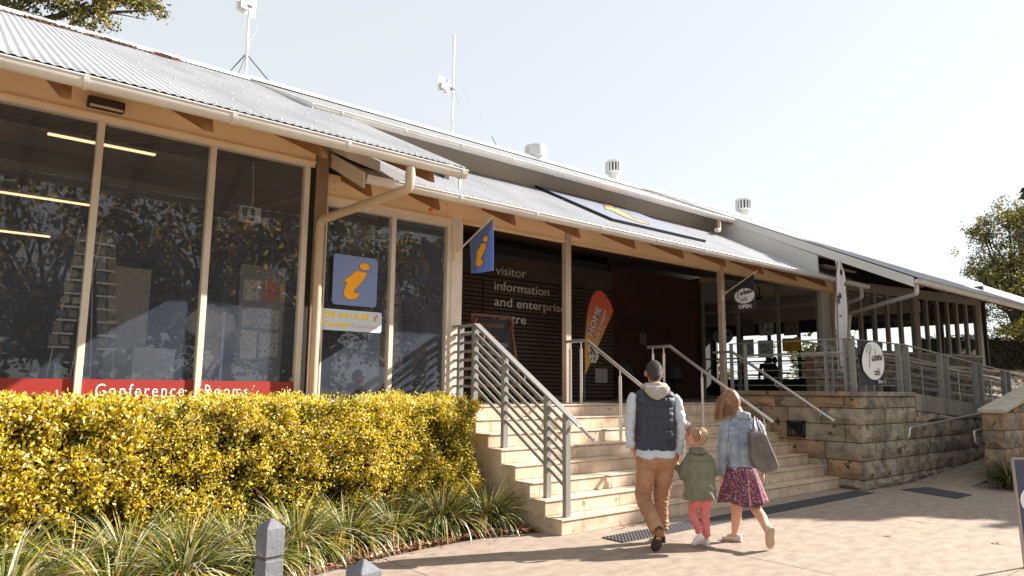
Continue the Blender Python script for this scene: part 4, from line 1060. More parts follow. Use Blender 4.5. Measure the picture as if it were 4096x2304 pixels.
# A frame sign at the right edge
af = thing('pavement_sign', 'dark blue A frame pavement sign with a white oval cut off by the right edge', 'sign', (2.3, -3.9, 0))
uR = rt.copy(); f = Fr((1.955, -3.70, .0), uR + fw * .12, (-.10 * fw.x, -.10 * fw.y, 1))
f = Fr((2.01, -3.72, .0), (uR.x, uR.y, 0), (.03 * fw.x, .03 * fw.y, 1))
m_navy = M('slate_blue_panel', srgb(72, 80, 102), .4, col2=srgb(64, 72, 94), scale=6)
shape(f, [(.02, .07), (.62, .07), (.62, 1.0), (.0, 1.0)], 0, .012).build('sign_panel', m_navy, af)
mb = MB()
for a, b in (((0, 0), (-.012, 1.01)), ((.62, 0), (.62, 1.01)), ((-.01, 1.01), (.62, 1.01)), ((0, .07), (.62, .07))): mb.bar(f(*a, .006), f(*b, .006), .018, .02, upv=f.n)
mb.build('metal_frame', M('aluminium_trim', srgb(170, 166, 160), .35, metal=.7), af)
vd = (Vector((1.955, -3.70, 0)) - Vector((CAM.x, CAM.y, 0))).normalized(); mb = MB()
for q in (.12, .6): mb.bar(Vector((1.955, -3.70, 0)) + uR * q + vd * .55, f(q, 1.0, -.02), .02, .02)
mb.build('rear_leg', m_ink, af)
shape(f, [(x, y) for x, y in ellpts(.35, .65, .335, .19, 36)], .013, .015).build('white_oval', m_wht, af)
parkview(f, .2, .62, .20, m_ink, af, w=.07, h=.018, rot=.05); text("café", .12, f, .3, .5, m_ink, af, h=.016, fit=.18)
shape(f, [(.085, .42), (.17, .37), (.17, .47)], .013, .015).build('green_arrow', MATS['lime_print'], af); shape(f, [(.17, .395), (.5, .395), (.5, .445), (.17, .445)], .013, .015).build('green_arrow', MATS['lime_print'], af)
mb = MB()
P = smoothpts([(.12, .20), (.16, .23), (.13, .16), (.17, .13), (.14, .09), (.2, .12), (.24, .2)], 5)
for a, b in zip(P, P[1:]): mb.bar(f(a.x, a.y, .014), f(b.x, b.y, .014), .012, .002, upv=f.n)
mb.build('white_scribble_mark', m_wht, af)

# ------------------------------------------------------------------ bollards
def bollard(x, y, h, label, rz):
    t = thing('bollard', label, 'bollard', (x, y, 0), rz, group='square grey bollards at the bottom of the picture'); w_ = .052
    m_bol = M('grey_bollard_paint', srgb(112, 114, 120), .75, col2=srgb(98, 100, 106), scale=9, bump=.25, speck=(srgb(150, 146, 142), 14, .7))
    def sec(z, s_): return [(-s_, -s_, z), (s_, -s_, z), (s_, s_, z), (-s_, s_, z)]
    mb = MB(); mb.rings([sec(0, w_), sec(h - .21, w_), sec(h - .20, w_ * .95)]); mb.build('shaft', m_bol, t, world=False, bevel=.004)
    mb = MB(); mb.rings([sec(h - .20, w_ * .84), sec(h - .185, w_ * .84)]); mb.build('groove', M('bollard_groove', srgb(84, 80, 78), .8), t, world=False)
    mb = MB(); mb.rings([sec(h - .186, w_ * .97), sec(h - .18, w_), sec(h - .045, w_), sec(h - .0, w_ * .06)]); mb.build('cap', m_bol, t, world=False, bevel=.004)
bollard(-4.08, -2.10, .92, 'square grey bollard with a pointed cap standing in front of the grass', .15)
bollard(-4.08, -3.10, .90, 'grey bollard of which only the pointed cap shows at the bottom edge', .15)

# ------------------------------------------------------------------ fittings at the eaves
fl = thing('flood_light', 'slim black flood light fixed to the tan beam over the left windows', 'light', (-4.35, 2.15, 4.4))
f = Fr((-4.52, 2.13, 4.355), (1, 0, 0), (0, -.12, 1))
mb = MB(); mb.obox(f(.16, .055, 0), f.u * .165, f.v * .055, f.n * .05); mb.build('lamp_body', MATS['black_paint'], fl, bevel=.008)
mb = MB(); mb.obox(f(.16, .015, .053), f.u * .15, f.v * .012, f.n * .003); mb.build('lamp_glass', M('dull_lamp_glass', srgb(200, 176, 150), .2), fl)
al = thing('alarm_lamp', 'small round white alarm with an orange lens under the porch gutter', 'alarm', (-.55, 1.95, 3.97))
mb = MB(); mb.tube([(-.55, 1.95, 4.04), (-.55, 1.93, 3.95)], [.05, .058], n=14); mb.build('alarm_body', m_wht, al, smooth=False)
mb = MB(); mb.tube([(-.55, 1.93, 3.95), (-.55, 1.925, 3.915)], [.04, .028], n=12); mb.build('alarm_lens', M('orange_lens', srgb(230, 90, 30), .3), al)

# ------------------------------------------------------------------ things inside, behind the glass
m_lamp = M('warm_tube', srgb(255, 214, 160), .5, emit=((1, .58, .30), .75))
def strip(x0, x1_, y, z, label):
    t = thing('strip_light', label, 'light', ((x0 + x1_) / 2, y, z), group='warm strip lights inside the left room')
    box('lamp_housing', MATS['grey_green_beam'], t, x0 - .5, x1_ + .5, y - .04, y + .04, z + .02, z + .06); box('lamp_tube', m_lamp, t, x0, x1_, y - .03, y + .03, z, z + .02)
strip(-4.61, -3.37, 4.5, 4.70, 'long warm strip light seen through the first and second left panes')
strip(-5.6, -3.85, 6.0, 4.20, 'warm strip light at the left edge, middle of the three')
strip(-5.6, -4.32, 6.0, 3.66, 'warm strip light at the left edge, lowest of the three')
def exits(x, y, z, label, hz, s_=1.0):
    t = thing('exit_sign', label, 'exit sign', (x, y, z))
    box('sign_box', M('exit_box_white', srgb(200, 206, 196), .5), t, x - .15 * s_, x + .13 * s_, y - .04, y + .05, z - .11 * s_, z + .11 * s_, bevel=.005)
    box('sign_face', M('exit_green', srgb(40, 76, 60), .5), t, x - .135 * s_, x + .04 * s_, y - .046, y - .041, z - .09 * s_, z + .09 * s_)
    f = Fr((x - .1 * s_, y - .047, z - .07 * s_), (1, 0, 0), (0, 0, 1))
    mb = MB(); k = s_
    mb.prism([f(a * k, b * k, 0) for a, b in ellpts(.065, .125, .016, .016, 10)], f.n * .002)
    for a, b in (((.06, .105), (.05, .06)), ((.06, .10), (.09, .075)), ((.06, .10), (.03, .08)), ((.05, .06), (.08, .03)), ((.08, .03), (.07, .0)), ((.05, .06), (.035, .02)), ((.035, .02), (.01, .015))): mb.bar(f(a[0] * k, a[1] * k, .001), f(b[0] * k, b[1] * k, .001), .014 * k, .002, upv=f.n)
    mb.build('running_figure', m_wht, t)
    mb = MB(); mb.tube(smoothpts([(x, y, z + .11), (x + .02, y, z + .25), (x - .01, y, z + hz)], 5), .006, n=5); mb.build('cable', MATS['pale_cable'], t)
exits(-2.2, 4.0, 3.97, 'hanging green and white exit sign seen in the third left pane', .85)
exits(-.03, 4.2, 4.04, 'green and white exit sign behind the glass above the square i sign', .12)
def rack(x0, y0, x1_, y1, label, n=9):
    t = thing('brochure_rack', label, 'brochure rack', ((x0 + x1_) / 2, (y0 + y1) / 2, 1.36), group='wire racks of pale brochures behind the left glass')
    mw = M('rack_wire', srgb(170, 168, 164), .4, metal=.5)
    mp_ = [M('brochure_%d' % k, c, .6) for k, c in enumerate((srgb(130, 128, 122), srgb(84, 84, 80), srgb(104, 98, 82), srgb(80, 88, 98)))]
    for k in range(n):
        z = 2.0 + k * .15; u = 1 - k / n
        x = x0 + (x1_ - x0) * u; y = y0 + (y1 - y0) * u
        for q in range(2):
            MB().obox((x + q * .11 - .05, y, z + .07), (.04, .012 * rnd.uniform(-1, 1), .004 * rnd.uniform(-1, 1)), (.004, -.01, .002), (rnd.uniform(-.012, .012), .02, .06 * rnd.uniform(.5, 1.2))).build('brochure', rnd.choice(mp_), t)
        MB().box(x - .10, x + .10, y - .05, y - .046, z - .015, z + .006).build('tray', mw, t)
    mb = MB(); 
    for q in (-.11, .11): mb.tube([(x1_ + q, y1 + .03, 1.37), (x0 + q, y0 + .03, 2.0 + n * .15)], .008, n=6)
    mb.build('rack_leg', mw, t)
rack(-4.20, 3.35, -4.42, 3.35, 'brochure rack just left of the first window mullion, leaning stack of pale leaflets')
rack(-4.06, 3.42, -3.94, 3.42, 'brochure rack just right of the first window mullion')
def itemobj(name, mat, b, label, cat):
    o = MB().box(*b).build(name, mat, origin=((b[0] + b[1]) / 2, (b[2] + b[3]) / 2, b[4]), bevel=.004); tag(o, label, cat); return o
itemobj('display_panel', M('grey_display_panel', srgb(150, 148, 138), .7), (-3.82, -3.36, 4.2, 4.26, 1.36, 3.08), 'tall grey display panel standing behind the second left pane', 'panel')
itemobj('cabinet', M('pale_cabinet', srgb(158, 160, 164), .6), (-3.66, -3.2, 3.4, 3.8, 1.36, 2.03), 'low pale cabinet behind the second left pane', 'cabinet')
nb = thing('notice_board', 'standing notice board of white sheets behind the third left pane', 'notice board', (-2.1, 3.65, 1.9))
box('board', M('notice_board_grey', srgb(110, 112, 116), .6), nb, -2.40, -1.80, 3.63, 3.67, 1.36, 3.2)
k = 0
for z0, z1, x0, x1_, c in ((1.94, 2.32, -2.36, -2.15, (190, 190, 188)), (1.98, 2.3, -2.12, -1.86, (180, 182, 186)), (2.36, 2.62, -2.36, -1.86, (168, 172, 176)), (2.72, 3.0, -2.36, -2.15, (170, 172, 166)), (2.72, 3.02, -2.08, -1.9, (176, 84, 54)), (2.74, 2.98, -1.87, -1.8, (196, 150, 50))):
    box('pinned_sheet', M('sheet_%d' % k, srgb(*c), .7, speck=(srgb(90, 90, 96), 26, .56)), nb, x0, x1_, 3.615, 3.628, z0, z1); k += 1
bgp = thing('plastic_wrapped_fan', 'object wrapped in clear plastic on a pale blue pole behind the left glass', 'wrapped object', (-2.85, 3.2, 1.36))
mb = MB(); mb.tube([(-2.72, 3.2, 1.37), (-2.72, 3.2, 2.5)], .018, n=8); mb.build('pole', M('pale_blue_pole', srgb(150, 180, 216), .4), bgp)
mb = MB(); mb.tube([(-2.72, 3.2, 1.36), (-2.72, 3.2, 1.39)], .22, n=16); mb.build('pole_base', m_wht, bgp)
mb = MB()
mb.ell((-2.86, 3.2, 2.35), .30, .15, .22, 22, 16); mb.ell((-2.84, 3.2, 1.98), .14, .08, .22, 14, 10)
o = mb.build('plastic_wrap', M('clear_plastic', srgb(210, 214, 218), .18, transl=.0), bgp, smooth=True)
for v in o.data.vertices:
    n_ = noise.noise(v.co * 9) * .06 + noise.noise(v.co * 24) * .02; v.co += v.normal * n_
nt_ = MATS['clear_plastic'].node_tree; trn = nt_.nodes.new("ShaderNodeBsdfTransparent"); mxs = nt_.nodes.new("ShaderNodeMixShader"); mxs.inputs[0].default_value = .72
nt_.links.new(nt_.nodes["Principled BSDF"].outputs[0], mxs.inputs[1]); nt_.links.new(trn.outputs[0], mxs.inputs[2]); nt_.links.new(mxs.outputs[0], nt_.nodes["Material Output"].inputs['Surface'])
itemobj('floor_column', M('grey_round_column', srgb(120, 116, 110), .6), (-.36, -.04, 4.5, 4.7, 1.36, 4.25), 'square grey column inside, behind the square i sign', 'column')
gm = thing('garment_stand', 'patterned beige garment hanging on a stand behind the narrow glass bay', 'garment', (-.2, 3.4, 1.36))
def gfn(u, v, t):
    a = u * 2 * math.pi; r = (.13 + .10 * (1 - v)) * (1 if v < .85 else .7); r *= 1 + .1 * math.sin(a * 5 + v * 3)
    return (-.24 + r * math.cos(a) * .9, 3.4 + r * math.sin(a) * .6, 1.9 + 1.4 * v)
clothgrid(gfn, 24, 14, 'cloth', M('spotted_beige_cloth', srgb(176, 160, 134), .8, speck=(srgb(90, 76, 60), 16, .56)), gm)
mb = MB(); mb.tube([(-.24, 3.4, 1.37), (-.24, 3.4, 3.4)], .015, n=6); mb.build('stand', MATS['clamp_metal'], gm)
# cafe interior: posters, seated people seen as silhouettes, fan, tables
for i, (y0, y1, z0, z1, c, sp, lab) in enumerate((
    (4.25, 4.62, 3.0, 3.42, (90, 88, 92), (34, 34, 38), 'dark framed poster high on the cafe glass beside the yellow notice'),
    (3.72, 4.12, 2.98, 3.3, (170, 168, 164), (60, 48, 44), 'pale poster with a dark round picture on the cafe glass'),
    (4.3, 4.66, 2.45, 2.9, (196, 196, 192), (120, 128, 150), 'white notice sheet on the cafe glass under the dark poster'),
    (3.75, 4.18, 2.42, 2.86, (192, 194, 192), (120, 128, 150), 'white notice sheet on the cafe glass next to the yellow notice'),
    (3.02, 3.5, 2.56, 2.88, (206, 160, 46), (120, 84, 30), 'yellow poster on the cafe glass'),
    (3.05, 3.45, 2.95, 3.3, (110, 96, 90), (60, 56, 60), 'brown poster above the yellow one on the cafe glass'))):
    o = MB().box(10.985, 10.992, y0, y1, z0, z1).build('poster', M('poster_%d' % i, srgb(*c), .6, speck=(srgb(*sp), 11, .55)), origin=(10.99, (y0 + y1) / 2, z0)); tag(o, lab, 'poster', group='posters on the cafe side glass')
fan = thing('ceiling_fan', 'dark ceiling fan hanging inside the cafe', 'ceiling fan', (13.2, 5.4, 4.3))
mb = MB(); mb.tube([(13.2, 5.4, 4.6), (13.2, 5.4, 4.32)], .02, n=6); mb.tube([(13.2, 5.4, 4.34), (13.2, 5.4, 4.24)], [.1, .08], n=12); mb.build('motor', m_ink, fan)
for k in range(4):
    a = k * math.pi / 2 + .4; d = Vector((math.cos(a), math.sin(a), 0)); MB().obox(Vector((13.2, 5.4, 4.29)) + d * .42, d * .33, Vector((-d.y, d.x, .1)) * .06, (0, 0, .005)).build('blade', m_ink, fan)
for i, (x, y) in enumerate(((13.2, 5.0), (15.5, 6.9), (16.8, 5.4))):
    t = thing('cafe_table', 'dark cafe table behind the side glass, %s' % ('nearest the glass' if i == 0 else 'second from the glass' if i == 1 else 'farthest from the glass'), 'table', (x, y, 1.36))
    mb = MB(); mb.tube([(x, y, 2.06), (x, y, 2.10)], .42, n=20); mb.build('tabletop', m_ink, t); mb = MB(); mb.tube([(x, y, 1.37), (x, y, 2.06)], .04, n=8); mb.build('leg', m_ink, t)
def bust(x, y, z, s_, face, label):
    mb = MB(); mb.ell((x, y, z + 1.22 * s_), .085 * s_, .095 * s_, .115 * s_); mb.tube([(x, y, z + 1.0 * s_), (x, y, z + 1.16 * s_)], .055 * s_, n=10)
    mb.ell((x, y, z + .84 * s_), .19 * s_, .12 * s_, .22 * s_, 18, 12); mb.ell((x, y, z + .55 * s_), .16 * s_, .12 * s_, .25 * s_, 18, 12)
    for q in (-1, 1): mb.tube([(x, y + q * .18 * s_, z + .95 * s_), (x - .05, y + q * .25 * s_, z + .68 * s_), (x + face * .2 * s_, y + q * .15 * s_, z + .62 * s_)], [.06 * s_, .05 * s_, .035 * s_], n=10)
    mb.tube([(x, y - .1, z + .42 * s_), (x + face * .38, y - .1, z + .44 * s_), (x + face * .38, y - .1, z)], [.085, .07, .045], n=10); mb.tube([(x, y + .1, z + .42 * s_), (x + face * .38, y + .1, z + .44 * s_), (x + face * .38, y + .1, z)], [.085, .07, .045], n=10)
    o = mb.build('person', M('silhouette_dark', srgb(46, 46, 54), .8), origin=(x, y, z));  # whole figure, head included, coloured dark to read as backlit
    r = o.modifiers.new('r', 'REMESH'); r.mode = 'VOXEL'; r.voxel_size = .025; sm = o.modifiers.new('s', 'SMOOTH'); sm.iterations = 4
    dg = bpy.context.evaluated_depsgraph_get(); me = bpy.data.meshes.new_from_object(o.evaluated_get(dg)); o.modifiers.clear(); o.data = me
    me.polygons.foreach_set('use_smooth', [True] * len(me.polygons)); tag(o, label, 'person'); return o
bust(15.0, 6.28, 1.36, 1.12, 1, 'larger seated customer coloured dark as a silhouette against the cafe windows')
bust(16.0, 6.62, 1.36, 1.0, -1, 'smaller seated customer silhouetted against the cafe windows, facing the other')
for k, (x, y) in enumerate(((7.15, 5.3), (9.0, 5.3))):
    t = thing('tub_chair', 'dark tub chair against the red wall, %s the man' % ('just left of' if k == 0 else 'to the right of'), 'chair', (x, y, 1.36))
    mc = M('dark_chair_shell', srgb(34, 32, 34), .5)
    V = []; nu = 14
    def cfn(u, v, tt, x=x, y=y): a = math.pi * (.0 + u) ; rr = .30 + .03 * v + tt; return (x + rr * math.cos(a), y + rr * math.sin(a) * .8, 1.84 + .42 * v * (math.sin(a) ** .5 if math.sin(a) > 0 else 0) )
    clothgrid(cfn, 14, 5, 'backrest', mc, t, th=.02)
    mb = MB(); mb.ell((x, y, 1.82), .29, .26, .05, 18, 8); mb.build('seat', mc, t, smooth=True)
    for a in (.8, 2.3, 3.9, 5.4):
        mb = MB(); mb.tube([(x + .15 * math.cos(a), y + .15 * math.sin(a), 1.8), (x + .26 * math.cos(a), y + .26 * math.sin(a), 1.36)], .013, n=6); mb.build('leg', mc, t)
pc = MB(); pc.ell((3.4, 4.1, 1.40), .4, .22, .06, 18, 8); pc.ell((3.9, 4.15, 1.40), .3, .2, .05, 18, 8)
pc = pc.build('folded_cover', M('crumpled_grey_cover', srgb(120, 118, 120), .8, bump=.6, bscale=14), origin=(3.6, 4.1, 1.36), smooth=True); tag(pc, 'crumpled grey cover lying on the porch floor below the slatted wall', 'cloth')
# ------------------------------------------------------------------ people
from mathutils.bvhtree import BVHTree
def er(cx, cy, z, rx, ry, n=28, e=2.3, zf=None):
    P = []
    for i in range(n):
        t = 2 * math.pi * i / n; c, s = math.cos(t), math.sin(t)
        x = cx + rx * math.copysign(abs(c) ** (2 / e), c); y = cy + ry * math.copysign(abs(s) ** (2 / e), s)
        P.append((x, y, z + (zf(x, y) if zf else 0)))
    return P
def fuse(mb, name, mat, par, vox=.008, sm=6, fold=None):
    o = mb.build(name, mat, par, world=False)
    r = o.modifiers.new('r', 'REMESH'); r.mode = 'VOXEL'; r.voxel_size = vox; r.adaptivity = 0
    s = o.modifiers.new('s', 'SMOOTH'); s.iterations = sm; s.factor = .5
    dg = bpy.context.evaluated_depsgraph_get(); me = bpy.data.meshes.new_from_object(o.evaluated_get(dg)); o.modifiers.clear(); me.name = name
    if fold:
        me.update(); nrm = [v.normal.copy() for v in me.vertices]
        for v, n in zip(me.vertices, nrm): v.co = v.co + n * fold(v.co, n)
    me.polygons.foreach_set('use_smooth', [True] * len(me.polygons)); me.materials.clear(); me.materials.append(mat); me.update()
    o.data = me; return o
def nz(x, y, z): return noise.noise(Vector((x, y, z)))
def ridge(v): return 1 - abs(v) * 2
def drape(obj, pts, r, mat, par, name='seam', d=(0, 1, 0), start=-1.0, lift=.0):
    bvh = BVHTree.FromPolygons([v.co for v in obj.data.vertices], [p.vertices for p in obj.data.polygons])
    out = []; P = smoothpts([(p[0], p[1], 0) for p in pts], 6)
    for q in P:
        h = bvh.ray_cast(Vector((q.x, start, q.y)), Vector(d))
        if h[0] is not None: out.append(h[0] - Vector(d) * lift)
    if len(out) > 2:
        mb = MB(); mb.tube(out, r, n=5); return mb.build(name, mat, par, world=False, smooth=True)
def hand(mb, w_, d, pn, side, s=1.0, curl=.6, spread=.12):
    """w_: wrist, d: direction of the fingers, pn: palm normal (fingers close towards it), side: +1/-1 thumb side"""
    w_ = Vector(w_); d = Vector(d).normalized(); pn = Vector(pn); pn = (pn - d * pn.dot(d)).normalized(); t = d.cross(pn) * side
    k = w_ + d * .085 * s
    for u in (-.028, -.010, .010, .028):
        mb.tube([w_ + t * u * .6 * s - d * .01 * s, k + t * u * s], [.016 * s, .0135 * s], n=10)
    for i, u in enumerate((.030, .010, -.010, -.029)):
        L = (.068, .078, .072, .056)[i] * s; b = k + t * u * s; P = [b - d * .01 * s, b]; a = 0
        for j, f in enumerate((.45, .32, .25)):
            a += curl * (.45 + .35 * j); dd = (d * math.cos(a) + pn * math.sin(a) + t * u * spread * 10 * .3).normalized(); P.append(P[-1] + dd * L * f)
        mb.tube(P, [.0105 * s, .0098 * s, .009 * s, .0082 * s, .0068 * s], n=8)
    b = w_ + d * .025 * s + t * .026 * s
    mb.tube([b, b + (d * .6 + t * .6 + pn * .35).normalized() * .034 * s, b + (d * .75 + t * .45 + pn * .5).normalized() * .062 * s, b + (d * .85 + t * .25 + pn * .55).normalized() * .084 * s], [.014 * s, .0125 * s, .0105 * s, .008 * s], n=8)
def head(mb, c, s=1.0, rot=None, nose=True):
    R = rot or Matrix.Identity(3); c = Vector(c); T = lambda v: c + R @ (Vector(v) * s)
    mb.ell(c, .074 * s, .094 * s, .110 * s, 20, 16, R); mb.ell(T((0, .022, -.045)), .060 * s, .072 * s, .075 * s, 18, 12, R)
    mb.ell(T((0, .06, -.09)), .032 * s, .028 * s, .024 * s, 12, 8, R)
    mb.tube([T((0, .085, .015)), T((0, .108, -.022)), T((0, .098, -.034))], [.009 * s, .014 * s, .012 * s], n=8)
    mb.ell(T((0, .086, -.058)), .024 * s, .010 * s, .006 * s, 10, 6, R); mb.ell(T((0, .085, -.067)), .020 * s, .010 * s, .006 * s, 10, 6, R)
    for q in (-1, 1):
        E_ = R @ Matrix.Rotation(q * .35, 3, 'Z'); mb.ell(T((q * .086, -.010, -.012)), .012 * s, .022 * s, .034 * s, 10, 8, R @ Matrix.Rotation(q * .75, 3, 'Z')); mb.ell(T((q * .074, .01, -.012)), .012 * s, .014 * s, .022 * s, 8, 6, E_)
        mb.ell(T((q * .03, .075, .022)), .022 * s, .018 * s, .008 * s, 10, 6, R)
def eyes(par, c, s, rot, iris=(70, 50, 36)):
    R = rot or Matrix.Identity(3); c = Vector(c)
    for q in (-1, 1):
        p_ = c + R @ (Vector((q * .031, .080, .004)) * s)
        mb = MB(); mb.ell(p_, .013 * s, .011 * s, .009 * s, 10, 8, R); e = mb.build('eye', M('eye_white', srgb(226, 222, 216), .3), par, world=False, smooth=True)
        mb = MB(); mb.ell(p_ + R @ Vector((0, .008 * s, 0)), .006 * s, .004 * s, .006 * s, 8, 6, R); mb.build('iris', M('iris_brown', srgb(*iris), .3), e, world=False, smooth=True)
def shoe(par, heel, toe, topd, W, mu, ms, cover=.085, sole=.024, name='shoe', laces=None):
    heel, toe = Vector(heel), Vector(toe); a = (toe - heel); L = a.length; a.normalize(); t = Vector(topd); t = (t - a * t.dot(a)).normalized(); s = a.cross(t)
    prof = [(0, .40), (.04, .62), (.12, .72), (.3, .70), (.45, .70), (.62, .90), (.75, .98), (.87, .86), (.95, .60), (1.0, .22)]
    pts = [(u * L, w_ * W / 2) for u, w_ in prof] + [(u * L, -w_ * W / 2) for u, w_ in reversed(prof)]
    up_ = MB(); rg = []
    hts = [.6, .98, 1.0, .95, .78, .62, .5, .42, .34, .2]
    for (u, w_), h in zip(prof, hts):
        c = heel + a * u * L + t * sole * .9; ww = w_ * W / 2 * .96; hh = cover * h
        rg.append([c + s * ww * (1.0 if abs(math.cos(q)) > .9 else 1) * math.copysign(abs(math.cos(q)) ** .8, math.cos(q)) + t * hh * max(0, math.sin(q)) ** .8 - t * (.006 if math.sin(q) <= 0 else 0) for q in [math.pi * k / 10 for k in range(11)]] + [c - s * ww * .6, c + s * ww * .6])
    up_.rings(rg); sh = up_.build(name, mu, par, world=False, smooth=True)
    sb = sh.modifiers.new('sub', 'SUBSURF'); sb.levels = 1; sb.render_levels = 1
    so_ = MB(); so_.prism([heel + a * u * 1.0 - a * .003 + s * v * 1.06 for u, v in pts], t * sole); so_.build('sole', ms, sh, world=False, bevel=.005)
    if laces:
        for k in range(4):
            c = heel + a * L * (.5 + .08 * k) + t * (sole + cover * (.72 - .09 * k)); m_ = MB(); m_.tube([c - s * W * .28, c + t * .006, c + s * W * .28], .003, n=5); m_.build('lace', laces, sh, world=False)
    return sh, (heel, a, t, s, L)
m_skin = M('skin_tanned', srgb(206, 148, 116), .5, col2=srgb(196, 134, 102), scale=14, bump=.05, bscale=200)
m_skin2 = M('skin_fair', srgb(224, 172, 144), .5, col2=srgb(214, 158, 130), scale=14, bump=.05, bscale=200)
for m_ in (m_skin, m_skin2):
    b_ = m_.node_tree.nodes['Principled BSDF']; b_.inputs['Subsurface Weight'].default_value = .12; b_.inputs['Subsurface Radius'].default_value = (.02, .008, .004)

# ---- the man
man = thing('person', 'man in navy quilted vest, grey hood and tan chinos holding a child by the hand', 'person', (.458, -.939, 0), -YAW)
HM = (.005, .015, 1.772)
RM = Matrix.Rotation(.06, 3, 'X') @ Matrix.Rotation(-.03, 3, 'Z')
mb = MB(); head(mb, HM, 1.04, RM); mb.tube([(0, -.01, 1.52), (0, -.012, 1.62), (0, .0, 1.70)], [.07, .056, .058], n=16)
mb.rings([er(0, 0, z, rx, ry) for z, rx, ry in ((.86, .15, .10), (1.0, .15, .1), (1.2, .155, .1), (1.4, .17, .105), (1.52, .15, .09), (1.58, .08, .07))])
AL = [(-.19, 0, 1.50), (-.245, -.01, 1.24), (-.235, .03, 1.0), (-.215, .06, .945)]; AR = [(.19, 0, 1.50), (.255, -.02, 1.24), (.245, .05, .96), (.238, .07, .925)]
for A in (AL, AR): mb.tube(A, [.05, .042, .034, .027], n=12)
hand(mb, AR[-1], (-.05, .12, -1), (-.2, 1, .0), 1, 1.0, .75); hand(mb, AL[-1], (.25, .25, -1), (1, .1, 0), 1, 1.0, .3)
LL = [(-.09, 0, .86), (-.105, .01, .66), (-.125, .05, .48), (-.09, -.14, .34), (-.06, -.33, .20), (-.055, -.345, .13)]
RL = [(.09, 0, .86), (.085, .05, .66), (.075, .11, .48), (.08, .14, .30), (.085, .16, .12), (.085, .2, .06)]
for A in (LL, RL): mb.tube(A, [.085, .07, .052, .046, .034, .03], n=14)
mb.tube([LL[4], (-.06, -.30, .10)], [.034, .03], n=10); mb.tube([RL[4], (.085, .26, .05)], [.034, .03], n=10)
body = fuse(mb, 'body', m_skin, man, .0055, 4)
eyes(man, HM, 1.04, RM)
# hair
def haircap(par, c, s, R, mat, test, disp, name='hair', rr=(.080, .100, .117), n=(64, 48)):
    mb = MB(); mb.ell((0, 0, 0), rr[0] * s, rr[1] * s, rr[2] * s, *n)
    V = [Vector(v) for v in mb.V]; keep = [test(v / s) for v in V]
    W_ = []
    for v in V: q = v + v.normalized() * disp(v / s) * s; W_.append(tuple(Vector(c) + R @ q))
    mb.V = W_; mb.F = [f for f in mb.F if all(keep[i] for i in f)]; mb.I = [0] * len(mb.F)
    o = mb.build(name, mat, par, world=False, smooth=True); sd2 = o.modifiers.new('s', 'SOLIDIFY'); sd2.thickness = .008; return o
haircap(man, Vector(HM) + Vector((0, -.008, .006)), 1.04, RM, M('short_dark_grey_hair', srgb(44, 38, 36), .8, col2=srgb(110, 102, 98), scale=130, bump=1.0, bscale=260, ramp=(.4, .75)),
        lambda v: not (v.y > .035 and v.z < .055 + (v.y - .035) * .5) and v.z > -.072 + max(0, abs(v.x) - .04) * 1.2 and not (abs(v.x) > .05 and v.z < .0 and v.y > -.045),
        lambda v: .003 + .007 * nz(v.x * 140, v.y * 140, v.z * 140))
def tufts(par, c, s, R, mats, test, n, L, rr, seed=1, down=.8):
    r = random.Random(seed); mb = MB(); k = 0
    while k < n:
        v = Vector((r.gauss(0, 1), r.gauss(0, 1), r.gauss(0, 1))).normalized(); v = Vector((v.x * rr[0], v.y * rr[1], v.z * rr[2]))
        if not test(v): continue
        k += 1; nn = v.normalized(); d = (nn * .55 + Vector((r.uniform(-.4, .4), r.uniform(-.6, .1), -down + r.uniform(-.3, .3)))).normalized() * L * r.uniform(.6, 1.3)
        sd_ = nn.cross(d).normalized() * .0016; b = v * 1.02; mb.mi = r.randrange(len(mats))
        mb.add([Vector(c) + R @ (q * s) for q in (b - sd_, b + sd_, b + d)], [(0, 1, 2)])
    return mb.build('hair_tufts', mats, par, world=False, kind='stuff')
tufts(man, Vector(HM) + Vector((0, -.008, .006)), 1.04, RM, [M('grey_hair_strand', srgb(130, 122, 116), .6), M('dark_hair_strand', srgb(52, 44, 42), .6), M('dark_hair_strand_b', srgb(74, 62, 56), .6)],
      lambda v: not (v.y > .035 and v.z < .055) and v.z > -.082 + max(0, abs(v.x) - .04) * 1.2 and not (abs(v.x) > .055 and v.z < -.0 and v.y > -.03), 5200, .014, (.081, .101, .118), 5)
def vestfold(c, n):
    d = 0
    for zs in (1.065, 1.185, 1.305, 1.42, 1.52): d -= .007 * math.exp(-((c.z - zs + .008 * math.sin(c.x * 9)) / .009) ** 2)
    d += .006 * nz(c.x * 9, c.y * 9, c.z * 26) + .004 * nz(c.x * 30, c.y * 30, c.z * 50)
    for xs in (-.10, .11):
        if n.y < 0: d -= .008 * math.exp(-((c.x - xs) / .008) ** 2)
    if c.z < .985: d -= .008
    return d
mb = MB(); mb.rings([er(.0, 0, z, rx, ry, e=2.6) for z, rx, ry in ((.95, .196, .14), (.975, .214, .152), (1.07, .216, .15), (1.2, .212, .145), (1.35, .215, .148), (1.48, .222, .142), (1.545, .215, .125), (1.58, .17, .10), (1.615, .10, .08))])
vest = fuse(mb, 'vest', M('navy_quilted_nylon', srgb(50, 55, 68), .6, col2=srgb(43, 48, 60), scale=6, bump=.12, bscale=90), man, .008, 4, vestfold)
mb = MB(); mb.bar((.13, -.158, 1.03), (.19, -.14, 1.03), .004, .05); mb.build('pocket_tab', M('vest_trim', srgb(40, 46, 60), .5), man, world=False)
m_shirt = M('pale_blue_grey_shirt', srgb(196, 204, 214), .75, col2=srgb(186, 194, 206), scale=5, bump=.15, bscale=70)
sf = lambda c, n: .010 * nz(c.x * 14, c.y * 14, c.z * 20 + 5) + .004 * ridge(nz(c.x * 20, c.y * 20 + 3, c.z * 34))
